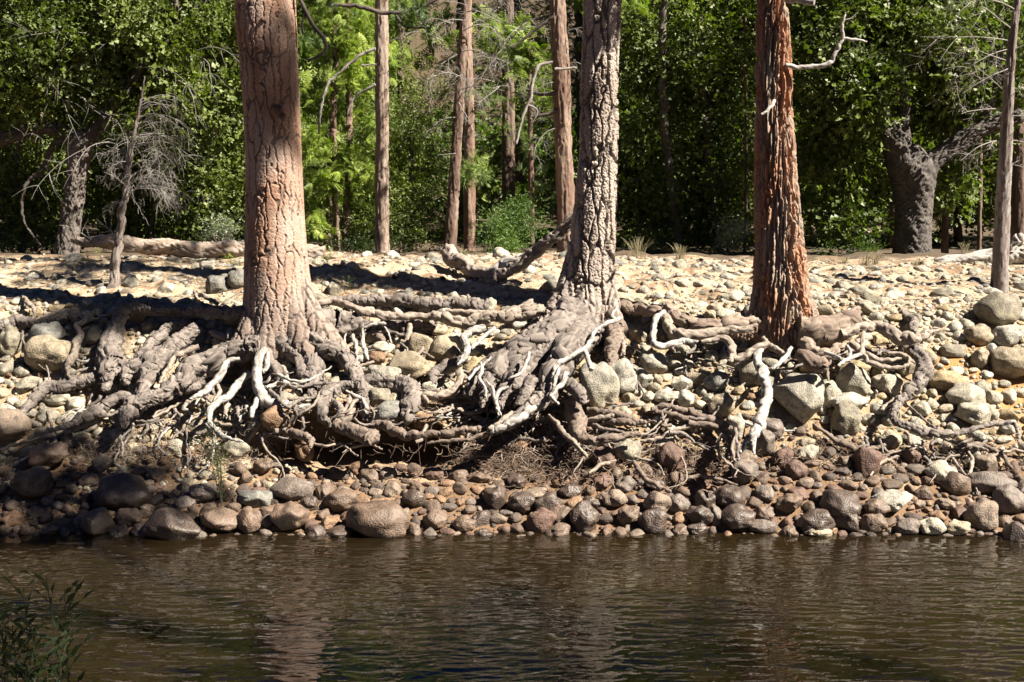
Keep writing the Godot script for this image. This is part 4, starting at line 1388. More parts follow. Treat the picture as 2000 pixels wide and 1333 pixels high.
# thin rootlets, twigs and dead needles over the bank: nobody could count them
func make_rootlets() -> void:
	var mb := MB.new()
	# [column, row, spread, number, length, colour a, colour b]
	for z in [[620, 850, 110, 40, 620], [450, 880, 90, 34, 380], [240, 875, 100, 30, 520], [1000, 880, 130, 46, 1150], [1120, 900, 80, 40, 520], [1330, 900, 120, 40, 520], [1650, 890, 130, 40, 420], [1900, 890, 110, 40, 320], [820, 800, 90, 40, 260], [960, 800, 70, 60, 300], [760, 880, 100, 26, 300], [1190, 700, 30, 30, 90], [1700, 700, 90, 25, 120], [90, 850, 90, 30, 180]]:
		for k in z[4]:
			var px: float = z[0] + rng.randfn() * z[2] * 0.55
			var py: float = z[1] + rng.randfn() * z[3] * 0.55
			var d := bank_d(px, py) - rng.randf_range(0.02, 0.16)
			if px > 530 and px < 900 and py > 800 and py < 905 and rng.randf() < 0.95:
				continue
			var p := at(px, py, d)
			var x := p.x
			var y := maxf(p.y, ground_h(x, d) + 0.015)
			var len := rng.randf_range(0.08, 0.34)
			var a := rng.randf() * TAU
			var dir := Vector3(cos(a), rng.randf_range(-0.9, 0.35), sin(a) * 0.6).normalized()
			var q := Vector3(x, y, -d)
			var r := rng.randf_range(0.0018, 0.006)
			var ctrl := []
			for s in 5:
				ctrl.append(Vector4(q.x, q.y, q.z, r * (1.0 - s * 0.17)))
				q += dir * len * 0.25
				q.y = maxf(q.y, ground_h(q.x, -q.z) + 0.006)
				dir = (dir + Vector3(rng.randfn(), rng.randfn(), rng.randfn()) * 0.35).normalized()
			var pale := rng.randf() < (0.5 if px < 560 else 0.2)
			var ca := Color(0.40, 0.31, 0.235) if pale else Color(0.175, 0.115, 0.08)
			tube(mb, ctrl, 4, 0.05, 0, ca, ca * 1.35)
	var o := part("rootlets", mb.mesh(), mats.wood, self)
	tag(o, "tangled hair-thin rootlets and twigs hanging out of the eroded bank", "rootlets", "", "stuff")
	# dry needles and twigs on the flat
	mb = MB.new()
	for k in 24000:
		var d := rng.randf_range(16.4, 23.0)
		var x := rng.randf_range(-1, 1) * (d * 0.43 + 0.5)
		var a := rng.randf() * TAU
		var len := rng.randf_range(0.05, 0.13)
		var p := Vector3(x, ground_h(x, d) + rng.randf_range(0.004, 0.03), -d)
		var e := p + Vector3(cos(a), rng.randf_range(-0.05, 0.2), sin(a)) * len
		var w := Vector3(-sin(a), 0.6, cos(a)).normalized() * rng.randf_range(0.0015, 0.004)
		var c := Color(0.42, 0.29, 0.17).lerp(Color(0.20, 0.12, 0.075), rng.randf())
		mb.tri(p - w, p + w, e, c)
	for k in 900:
		var d := rng.randf_range(16.6, 22.0)
		var x := rng.randf_range(-1, 1) * (d * 0.43 + 0.5)
		var a := rng.randf() * TAU
		var len := rng.randf_range(0.08, 0.4)
		var ctrl := []
		for s in 3:
			var xx := x + cos(a) * len * s * 0.5
			var dd := d + sin(a) * len * s * 0.5
			ctrl.append(Vector4(xx, ground_h(xx, dd) + 0.012 + rng.randf() * 0.02, -dd, 0.005 - s * 0.0012))
			a += rng.randfn() * 0.4
		var c := Color(0.36, 0.30, 0.25).lerp(Color(0.15, 0.10, 0.075), rng.randf())
		tube(mb, ctrl, 4, 0.1, 0, c, c * 1.2)
	o = part("needle_litter", mb.mesh(), mats.wood, self)
	tag(o, "dry pine needles and twigs strewn over the gravel flat", "litter", "", "stuff")

# ---------------------------------------------------------------- foliage shapes
var oak_clump: Mesh
var fine_clump: Mesh
var spray: Mesh
var tuft: Mesh

func one_leaf(mb: MB, p: Vector3, dir: Vector3, up: Vector3, len: float, wide: float) -> void:
	var s := dir.cross(up).normalized()
	var nn := s.cross(dir).normalized()
	var a := p + dir * len * 0.35 + s * wide * 0.5 + nn * len * 0.05
	var b := p + dir * len * 0.35 - s * wide * 0.5 + nn * len * 0.05
	var a2 := p + dir * len * 0.75 + s * wide * 0.42 + nn * len * 0.02
	var b2 := p + dir * len * 0.75 - s * wide * 0.42 + nn * len * 0.02
	var m := p + dir * len * 0.55 - nn * len * 0.02
	var e := p + dir * len - nn * len * 0.08
	mb.tri(p, a, m)
	mb.tri(p, m, b)
	mb.tri(m, a2, e)
	mb.tri(m, e, b2)

func make_leaf_shapes() -> void:
	var mb := MB.new()
	for k in 16:
		var p := Vector3(rng.randfn(), rng.randfn() * 0.7, rng.randfn()) * 0.17
		var dir := (p.normalized() + Vector3(rng.randfn(), rng.randfn() - 0.3, rng.randfn()) * 0.5).normalized()
		one_leaf(mb, p, dir, (Vector3.UP + Vector3(rng.randfn(), 0, rng.randfn()) * 0.7).normalized(), rng.randf_range(0.13, 0.20), rng.randf_range(0.08, 0.12))
	oak_clump = mb.mesh()
	mb = MB.new()
	for k in 26:
		var p := Vector3(rng.randfn(), rng.randfn() * 0.8, rng.randfn()) * 0.09
		var dir := (p.normalized() + Vector3(rng.randfn(), rng.randfn() + 0.2, rng.randfn()) * 0.6).normalized()
		one_leaf(mb, p, dir, Vector3(rng.randfn(), 1, rng.randfn()).normalized(), rng.randf_range(0.035, 0.06), rng.randf_range(0.018, 0.03))
	fine_clump = mb.mesh()
	mb = MB.new()       # flat drooping cedar spray
	for b in 5:
		var a := (b - 2) * 0.42
		var dir := Vector3(sin(a), -0.25 - 0.1 * absf(b - 2), cos(a)).normalized()
		var len := 0.34 - 0.05 * absf(b - 2)
		for k in 7:
			var t := (k + 0.6) / 7.5
			var p := dir * len * t + Vector3(0, -0.1 * t * t, 0)
			for s in [-1.0, 1.0]:
				var side: Vector3 = (dir * 0.75 + Vector3(cos(a), 0.1 * rng.randfn(), -sin(a)) * s).normalized()
				var l := 0.085 * (1.1 - t * 0.7)
				var w: Vector3 = side.cross(Vector3(0, 1, 0.3)).normalized() * 0.012
				mb.tri(p - w, p + w, p + side * l + Vector3(0, -0.02, 0))
	spray = mb.mesh()
	mb = MB.new()       # brush of long pine needles
	for k in 60:
		var dir := Vector3(rng.randfn() * 0.7, rng.randfn() * 0.7 + 0.25, 0.5 + rng.randf()).normalized()
		var w := dir.cross(Vector3(rng.randfn(), rng.randfn(), rng.randfn())).normalized() * 0.0035
		var l := rng.randf_range(0.14, 0.21)
		var p := Vector3(0, 0, -0.05 + 0.1 * rng.randf())
		mb.tri(p - w, p + w, p + dir * l + Vector3(0, -0.015, 0))
	tuft = mb.mesh()

# blobs: [column, row, distance, half width, half height in pixels, half depth in metres, number]
func foliage(parent: Node3D, blobs: Array, shape: Mesh, ca: Color, cb: Color, size: float, m: Material, called := "crown") -> void:
	var list := []
	for b in blobs:
		var c := at(b[0], b[1], b[2])
		var k := px_m(b[2])
		for q in b[6]:
			var v := Vector3(rng.randfn(), rng.randfn(), rng.randfn()).normalized() * pow(rng.randf(), 0.42)
			var lump := 1.0 + 0.55 * n_low.get_noise_3dv(c + v * 2.3)
			var p := c + Vector3(v.x * b[3] * k, v.y * b[4] * k, v.z * b[5]) * lump
			if n_low.get_noise_3dv(p * 2.0) + 0.4 * n_mid.get_noise_3dv(p * 1.3) < 0.03:
				continue
			if p.y < ground_h(p.x, -p.z) + 0.1:
				continue
			list.append([Transform3D(rand_basis(rng.randf_range(0.5, 1.5) * size), p), ca.lerp(cb, clampf(rng.randf() * 0.7 + 0.3 + 0.8 * n_low.get_noise_3dv(p * 0.9), 0, 1))])
	scatter(called, shape, m, list, parent)

func stems(parent: Node3D, called: String, list: Array, d: float, ca: Color, cb: Color, style := 1, depth := 0.025) -> void:
	for s in list:
		var mb := MB.new()
		var ctrl := flat_ctrl(s, d)
		var thick := 0.0
		for c in ctrl:
			thick = maxf(thick, c.w)
		tube(mb, ctrl, clampi(int(thick * 220), 7, 70), 0.05 if thick < 0.12 else 0.03, style, ca, cb, false, depth)
		part(called, mb.mesh(), mats.pine_bark, parent)

# a drooping dead twiggy branch
func twig(mb: MB, p: Vector3, dir: Vector3, len: float, r: float, droop: float, level: int, ca: Color) -> void:
	var ctrl := []
	var q := p
	var d := dir.normalized()
	var n := 5
	for s in n + 1:
		ctrl.append(Vector4(q.x, q.y, q.z, r * (1.0 - 0.8 * s / n)))
		if level > 0 and s > 0 and s < n:
			for e in 2:
				if rng.randf() < 0.8:
					var side := d.cross(Vector3(rng.randfn(), rng.randfn(), rng.randfn())).normalized()
					twig(mb, q, d * 0.6 + side * 0.8, len * rng.randf_range(0.3, 0.5), r * 0.5, droop * 0.8, level - 1, ca)
		q += d * len / n
		d = (d + Vector3(rng.randfn() * 0.16, -droop + rng.randfn() * 0.1, rng.randfn() * 0.16)).normalized()
	tube(mb, ctrl, 4 if level == 0 else 6, 0.2, 0, ca, ca * 0.8)

func dead_branches(parent: Node3D, list: Array, ca: Color) -> void:
	for b in list:  # [column, row, distance, direction, length, radius, droop, level]
		var mb := MB.new()
		twig(mb, at(b[0], b[1], b[2]), b[3], b[4], b[5], b[6], b[7], ca)
		part("dead_branch", mb.mesh(), mats.wood, parent)

func make_forest() -> void:
	var oak_a := Color(0.055, 0.082, 0.020)
	var oak_b := Color(0.165, 0.205, 0.048)
	var lime_a := Color(0.13, 0.20, 0.03)
	var lime_b := Color(0.33, 0.42, 0.07)
	var bark_a := Color(0.12, 0.10, 0.085)
	var bark_b := Color(0.27, 0.23, 0.20)
	var red_a := Color(0.20, 0.11, 0.075)
	var red_b := Color(0.40, 0.285, 0.215)
	var dead := Color(0.44, 0.41, 0.38)

	# oak at the near side of the forest edge, with its broken limb
	var t := thing("oak_tree", "leaning oak with a broken limb beside the fallen log", "tree", at(130, 510, 26.5))
	stems(t, "trunk", [[[126, 522, 26], [132, 470, 21], [142, 400, 19], [150, 335, 19], [156, 290, 24], [166, 268, 20]]], 26.5, bark_a, bark_b, 1, 0.031)
	stems(t, "limb", [
		[[160, 285, 17], [188, 255, 13], [228, 200, 12], [262, 150, 11], [290, 100, 10], [330, 85, 8], [372, 40, 6], [410, -30, 5]],
		[[285, 105, 7], [268, 65, 6], [258, 20, 5], [250, -40, 4]], [[312, 92, 6], [342, 60, 5], [346, 25, 5], [338, -20, 4]],
		[[150, 268, 12], [90, 250, 11], [30, 265, 12], [-60, 280, 12]], [[260, 28, 5], [180, 26, 4], [100, 30, 4], [20, 36, 3]],
		[[158, 272, 8], [120, 272, 7], [98, 296, 6], [80, 338, 5], [55, 352, 4], [42, 400, 3], [50, 440, 2], [78, 478, 1.5]]], 26.5, Color(0.06, 0.05, 0.04), Color(0.14, 0.115, 0.095))
	foliage(t, [[90, 60, 26.8, 150, 110, 1.5, 620], [300, 30, 26.8, 150, 90, 1.4, 520], [60, 190, 27.0, 120, 90, 1.2, 420], [330, 190, 27.0, 120, 90, 1.2, 460], [430, 110, 27.2, 80, 140, 1.0, 300], [200, 130, 26.6, 90, 60, 0.9, 220], [180, -160, 27, 330, 150, 2.2, 800]], oak_clump, oak_a, oak_b, 1.0, mats.leaf)

	var bare := []
	for k in 16:
		bare.append([rng.randf_range(10, 420), rng.randf_range(60, 330), 26.0, Vector3(rng.randf_range(-1, 1), rng.randf_range(-0.8, 0.3), 0.3), rng.randf_range(0.8, 1.7), 0.011, rng.randf_range(0.1, 0.35), 1])
	dead_branches(t, bare, dead * 0.8)

	# understorey of young oaks behind it
	for u in [["young oak filling the gap left of the leaning oak", [[40, 390, 29, 110, 110, 1.2, 520], [20, 260, 29.5, 90, 90, 1.0, 300]]], ["dark young oak behind the dead sapling", [[290, 390, 29.5, 110, 115, 1.2, 560], [250, 300, 29.6, 100, 80, 1.0, 280]]], ["young oak just left of the big orange pine trunk", [[420, 330, 30, 90, 170, 1.2, 640], [400, 440, 30, 80, 60, 1.0, 260]]]]:
		var c: Array = u[1][0]
		t = thing("young_oak", u[0], "tree", at(c[0], 505, c[2]), "young oaks at the forest edge")
		stems(t, "trunk", [[[c[0], 512, 8], [c[0] + 6, 430, 6], [c[0] - 8, 330, 5], [c[0] + 4, 200, 3]]], c[2], bark_a, bark_b)
		foliage(t, u[1], oak_clump, oak_a, oak_b, 0.9, mats.leaf)

	# young cedars with bright sprays
	t = thing("cedar_sapling", "slender cedar with bright sprays nearest the big orange pine", "tree", at(655, 515, 30))
	stems(t, "trunk", [[[657, 520, 7], [655, 400, 6.5], [650, 250, 6], [655, 100, 5], [650, -100, 4]]], 30, red_a, red_b)
	foliage(t, [[640, 130, 30, 60, 180, 0.9, 900], [630, 360, 30, 50, 130, 0.8, 520], [610, 250, 29.6, 40, 100, 0.7, 260]], spray, lime_a, lime_b, 0.8, mats.leaf)
	t = thing("cedar_sapling", "slender cedar with bright sprays left of the straight cedar trunk", "tree", at(678, 515, 30.5))
	stems(t, "trunk", [[[674, 520, 7], [678, 400, 6.5], [682, 250, 6], [680, 80, 5], [676, -100, 4]]], 30.5, red_a, red_b)
	foliage(t, [[705, 110, 30.6, 65, 160, 0.9, 820], [706, 330, 30.4, 45, 130, 0.8, 520]], spray, lime_a, lime_b, 0.8, mats.leaf)

	# the straight cedar trunk
	t = thing("cedar_tree", "straight pale-barked cedar trunk ringed with branch shadows behind the gap", "tree", at(745, 500, 26.6))
	stems(t, "trunk", [[[747, 515, 15], [746, 380, 14], [746, 200, 13.5], [745, 0, 13], [744, -300, 10]]], 26.6, red_b, Color(0.46, 0.36, 0.30), 5, 0.02)
	stems(t, "dead_limb", [[[733, 95, 3], [700, 110, 3], [660, 145, 3], [640, 165, 3], [628, 200, 3], [622, 260, 2]], [[733, 165, 3], [705, 180, 3], [685, 200, 2], [678, 225, 1.5]], [[735, 126, 2], [705, 128, 1.5]]], 26.4, Color(0.40, 0.37, 0.34), Color(0.55, 0.51, 0.47), 2)
	foliage(t, [[745, -330, 27, 130, 110, 1.6, 400]], spray, lime_a, lime_b, 0.9, mats.leaf)
	# needled pine boughs hanging in front of it
	stems(t, "bough", [[[880, -25, 4], [830, 10, 4], [760, 25, 4], [700, 12, 4], [640, 10, 3]], [[770, 22, 3], [790, 50, 3], [840, 55, 2]]], 25.5, Color(0.08, 0.06, 0.05), Color(0.15, 0.12, 0.1))
	foliage(t, [[800, 30, 25.4, 60, 26, 0.5, 36], [690, 15, 25.4, 60, 22, 0.5, 22], [600, 75, 25.6, 40, 30, 0.4, 14], [850, 45, 25.4, 26, 18, 0.3, 12]], tuft, Color(0.04, 0.075, 0.02), Color(0.09, 0.15, 0.035), 1.25, mats.needle, "needles")

	# dark thicket behind the straight cedar
	t = thing("young_oak", "dark shaded thicket tree right of the straight cedar trunk", "tree", at(800, 505, 31))
	stems(t, "trunk", [[[800, 515, 7], [806, 400, 6], [800, 250, 4]]], 31, bark_a, bark_b)
	foliage(t, [[805, 280, 31, 80, 150, 1.1, 620], [790, 430, 30.5, 95, 75, 1.0, 420], [690, 460, 31.2, 60, 50, 0.9, 200]], fine_clump, oak_a, oak_b, 1.6, mats.leaf)

	# trunks in the middle gap
	t = thing("pine_tree", "slim leaning trunk with bare drooping branches in the middle gap", "tree", at(880, 490, 27))
	stems(t, "trunk", [[[878, 500, 13], [884, 400, 12], [893, 260, 11], [902, 120, 10], [909, 0, 9], [914, -250, 7]]], 27, red_a * 0.8, red_b * 0.95, 5, 0.018)
	dead_branches(t, [[893, 230, 26.8, Vector3(-0.8, 0.0, 0.2), 0.8, 0.014, 0.3, 2], [896, 200, 26.8, Vector3(0.3, -0.6, 0.3), 0.9, 0.014, 0.2, 2], [899, 150, 26.8, Vector3(-1, 0.4, 0.2), 0.9, 0.014, 0.35, 2], [902, 100, 26.8, Vector3(0.9, 0.1, 0.3), 1.1, 0.014, 0.3, 2], [904, 60, 26.8, Vector3(0.9, 0.4, 0.2), 1.1, 0.014, 0.25, 2], [904, 40, 26.8, Vector3(-1, 0.1, 0.2), 1.0, 0.013, 0.3, 2], [890, 300, 26.8, Vector3(-0.9, -0.1, 0.2), 0.4, 0.016, 0.1, 0]], dead)
	foliage(t, [[920, -140, 27, 110, 90, 1.4, 90]], tuft, Color(0.07, 0.12, 0.03), Color(0.15, 0.22, 0.05), 1.6, mats.needle)
	t = thing("pine_tree", "short sunlit reddish trunk with a light green bough across it", "tree", at(917, 480, 28.5))
	stems(t, "trunk", [[[917, 490, 12.5], [917, 400, 12], [917, 300, 11.5], [914, 150, 10], [912, -100, 8]]], 28.5, red_a * 1.3, red_b * 1.15, 5, 0.016)
	foliage(t, [[915, 340, 27.9, 42, 26, 0.5, 46], [950, 320, 28, 30, 30, 0.5, 26], [940, 200, 28, 40, 40, 0.6, 40]], tuft, Color(0.10, 0.17, 0.04), Color(0.22, 0.30, 0.07), 1.1, mats.needle, "needles")
	t = thing("pine_tree", "dim rough trunk standing back in the middle gap", "tree", at(993, 470, 32))
	stems(t, "trunk", [[[994, 490, 14], [993, 350, 13], [993, 200, 12], [992, -100, 10]]], 32, red_a * 0.8, red_b * 0.7, 4, 0.03)
	foliage(t, [[1000, 110, 30, 80, 90, 0.9, 420], [960, 60, 30.5, 60, 60, 0.8, 240], [1060, 180, 29.5, 50, 60, 0.7, 220]], spray, lime_a, lime_b * 1.05, 0.85, mats.leaf)
	dead_branches(t, [[985, 120, 29.2, Vector3(-0.9, 0.3, 0.2), 1.0, 0.013, 0.25, 2], [985, 80, 29.2, Vector3(-0.7, 0.6, 0.2), 1.2, 0.014, 0.3, 2], [1000, 180, 29.2, Vector3(0.8, -0.2, 0.3), 1.0, 0.013, 0.2, 2], [1010, 60, 29.2, Vector3(0.9, 0.3, 0.2), 1.1, 0.013, 0.3, 2]], dead)
	t = thing("cedar_sapling", "thin reddish trunk left of the leaning log's upper end", "tree", at(1038, 465, 29))
	stems(t, "trunk", [[[1038, 495, 6.5], [1038, 380, 6], [1036, 280, 5.5], [1034, 100, 4.5]]], 29, red_a * 1.2, red_b * 0.9, 5, 0.012)
	foliage(t, [[1060, 320, 28.8, 60, 50, 0.7, 70], [1020, 270, 28.8, 40, 40, 0.6, 40]], tuft, Color(0.09, 0.15, 0.04), Color(0.18, 0.25, 0.06), 1.1, mats.needle, "needles")
	t = thing("cedar_tree", "tall brown cedar trunk standing behind the grey pine", "tree", at(1100, 500, 23.5))
	stems(t, "trunk", [[[1108, 530, 21], [1107, 480, 19], [1105, 400, 18.5], [1100, 280, 18], [1096, 150, 17.5], [1089, 0, 16], [1080, -300, 13]]], 23.5, red_a * 1.15, red_b * 0.95, 5, 0.022)
	stems(t, "dead_limb", [[[1080, 122, 3], [1056, 128, 3.5], [1042, 150, 3.5], [1036, 190, 3.5], [1020, 230, 3], [1008, 280, 2.5]], [[1084, 135, 2.5], [1125, 133, 2]], [[1030, 205, 2], [1050, 215, 1.5], [1040, 240, 1]]], 23.2, Color(0.40, 0.37, 0.34), Color(0.55, 0.51, 0.47), 2)
	stems(t, "live_limb", [[[1085, 180, 5], [1060, 185, 4], [1030, 176, 3]], [[1085, 30, 4], [1050, 55, 3], [1000, 95, 2.5]], [[1088, 215, 4], [1060, 225, 3], [1040, 228, 2]]], 23.4, Color(0.06, 0.045, 0.035), Color(0.12, 0.09, 0.07))
	dead_branches(t, [[1110, 60, 23.4, Vector3(0.8, 0.2, 0.3), 0.7, 0.010, 0.3, 2], [1112, 120, 23.4, Vector3(0.8, -0.1, 0.3), 0.6, 0.010, 0.3, 2], [1085, 160, 23.4, Vector3(-0.9, -0.2, 0.2), 0.8, 0.010, 0.3, 2], [1088, 250, 23.4, Vector3(-0.9, -0.3, 0.2), 0.9, 0.010, 0.3, 2]], dead * 0.85)
	foliage(t, [[1090, -180, 24, 130, 100, 1.4, 420], [1030, 120, 23.9, 45, 30, 0.5, 90], [1200, 5, 24, 60, 25, 0.5, 110]], spray, lime_a, lime_b, 0.7, mats.leaf)

	var more := []
	for k in 22:
		more.append([rng.randf_range(850, 1070), rng.randf_range(-20, 210), rng.randf_range(25.5, 27.5), Vector3(rng.randf_range(-1, 1), rng.randf_range(-0.5, 0.6), 0.3), rng.randf_range(0.7, 1.5), 0.012, rng.randf_range(0.05, 0.3), 2])
	dead_branches(t, more, dead)

	# oaks right of the grey pine
	for u in [["leafy oak between the grey pine and the red cedar, nearer the pine", [[1290, 110, 29.5, 110, 150, 1.3, 760], [1270, 350, 29.5, 90, 130, 1.2, 600]], 1300], ["leafy oak close behind the red cedar's left side", [[1400, 250, 30.5, 110, 140, 1.3, 700], [1420, 70, 30.5, 100, 130, 1.2, 560], [1400, 410, 30.6, 80, 80, 1.0, 360]], 1378]]:
		var c: Array = u[1][0]
		t = thing("oak_tree", u[0], "tree", at(u[2], 500, c[2]), "oaks behind the flat")
		stems(t, "trunk", [[[u[2] + 30, 510, 6], [u[2] + 15, 400, 7], [u[2], 260, 8], [u[2] - 6, 100, 7], [u[2], -80, 6]]], c[2] - 0.6, bark_a, bark_b)
		foliage(t, u[1], oak_clump, oak_a, oak_b, 0.9, mats.leaf)

	# the stout oak at the right
	t = thing("oak_tree", "stout grey oak trunk forking low near the pale fallen log", "tree", at(1785, 505, 26.5))
	stems(t, "trunk", [[[1783, 522, 44], [1782, 495, 37], [1783, 440, 34], [1785, 385, 36], [1783, 345, 41], [1768, 310, 38]]], 26.5, bark_a * 0.65, bark_b * 0.6, 1, 0.035)
	stems(t, "limb", [
		[[1775, 330, 33], [1750, 285, 28], [1726, 235, 20], [1690, 165, 11], [1652, 112, 9], [1600, 60, 6]], [[1770, 310, 16], [1762, 250, 14], [1768, 195, 10], [1760, 120, 7]],
		[[1800, 345, 26], [1828, 312, 19], [1870, 282, 18], [1925, 248, 16], [1990, 225, 13]], [[1918, 252, 10], [1932, 205, 9], [1950, 150, 7], [1955, 60, 5]], [[1668, 135, 8], [1666, 90, 7], [1672, 40, 5]]], 26.5, Color(0.05, 0.042, 0.036), Color(0.15, 0.125, 0.105), 1, 0.031)
	foliage(t, [[1640, 80, 26.8, 130, 120, 1.5, 700], [1820, 70, 26.8, 150, 110, 1.5, 760], [1960, 120, 27.2, 100, 130, 1.2, 460], [1630, 310, 27, 75, 130, 1.0, 480], [1880, 200, 27.4, 90, 70, 1.0, 300], [1660, 430, 26.4, 60, 45, 0.7, 200], [1860, 350, 27.4, 70, 40, 0.8, 160], [1700, 180, 26.0, 70, 60, 0.5, 190], [1790, -170, 27, 320, 140, 2.2, 800]], oak_clump, oak_a, oak_b, 1.0, mats.leaf)
	for u in [[1845, 29, 8, "thin dark trunk right of the stout oak"], [1988, 28.5, 20, "dark trunk at the frame edge behind the grey snag"], [1912, 30, 5, "very thin trunk between stout oak and grey snag"], [1455, 29.5, 4, "thin pale stem left of the red cedar trunk"]]:
		t = thing("forest_trunk", u[3], "tree", at(u[0], 505, u[1]), "trunks in the forest shade")
		stems(t, "trunk", [[[u[0], 515, u[2]], [u[0] + 3, 380, u[2] * 0.95], [u[0] + 2, 200, u[2] * 0.85], [u[0], -100, u[2] * 0.6]]], u[1], red_a * 0.8, red_b * 0.75, 5, 0.015)
		foliage(t, [[u[0], -60, u[1] + 0.8, 110, 200, 1.2, 420]], oak_clump, oak_a, oak_b, 1.0, mats.leaf)

	# second line of trees, then the wooded slope
	var second := [[-120, 36], [70, 35], [210, 37], [380, 35.5], [520, 37], [640, 35], [780, 36], [900, 38], [1010, 36.5], [1130, 37], [1250, 35], [1370, 37], [1500, 35], [1620, 36.5], [1740, 35], [1870, 36], [1990, 35], [2130, 36.5]]
	for k in second.size():
		var s: Array = second[k]
		var bright: bool = s[0] > 540 and s[0] < 1150
		t = thing("background_tree", "leafy tree in the second line behind the forest edge, %s in the row" % ["first", "second", "third", "fourth", "fifth", "sixth", "seventh", "eighth", "ninth", "tenth", "eleventh", "twelfth", "thirteenth", "fourteenth", "fifteenth", "sixteenth", "seventeenth", "last"][k], "tree", at(s[0], 490, s[1]), "second line of forest trees")
		stems(t, "trunk", [[[s[0], 500, 9], [s[0] + 5, 250, 8], [s[0], 0, 7], [s[0], -350, 4]]], s[1], red_a * 0.7, red_b * 0.6)
		var n := 1.0 if not bright else (0.45 if s[0] > 820 else 1.0)
		foliage(t, [[s[0], 330, s[1], 95, 150, 1.6, int(330 * n)], [s[0] + 20, 60, s[1], 105, 190, 1.8, int(380 * n)], [s[0], -300, s[1], 110, 210, 2.0, int(420 * n)]], spray if bright else oak_clump, lime_a * 0.75 if bright else oak_a, lime_b * 0.7 if bright else oak_b, 1.5 if bright else 1.35, mats.leaf)
	var list := []
	for k in 22000:
		var d := rng.randf_range(42, 74)
		var x := rng.randf_range(-1, 1) * (d * 0.62)
		var p := Vector3(x, ground_h(x, d) + rng.randf_range(0.0, 11.0), -d)
		if x > -0.09 * d and x < 0.09 * d and (p.y > 6.0 or d > 56.0):
			continue
		list.append([Transform3D(rand_basis(rng.randf_range(1.3, 2.4)), p), oak_a.lerp(lime_a if absf(x + 3) < 9 else oak_b, rng.randf())])
	var far := thing("far_forest", "dense far woodland rising on the slope behind all trees", "forest")
	far.set_meta("kind", "stuff")
	scatter("far_forest", oak_clump, mats.leaf, list, far)

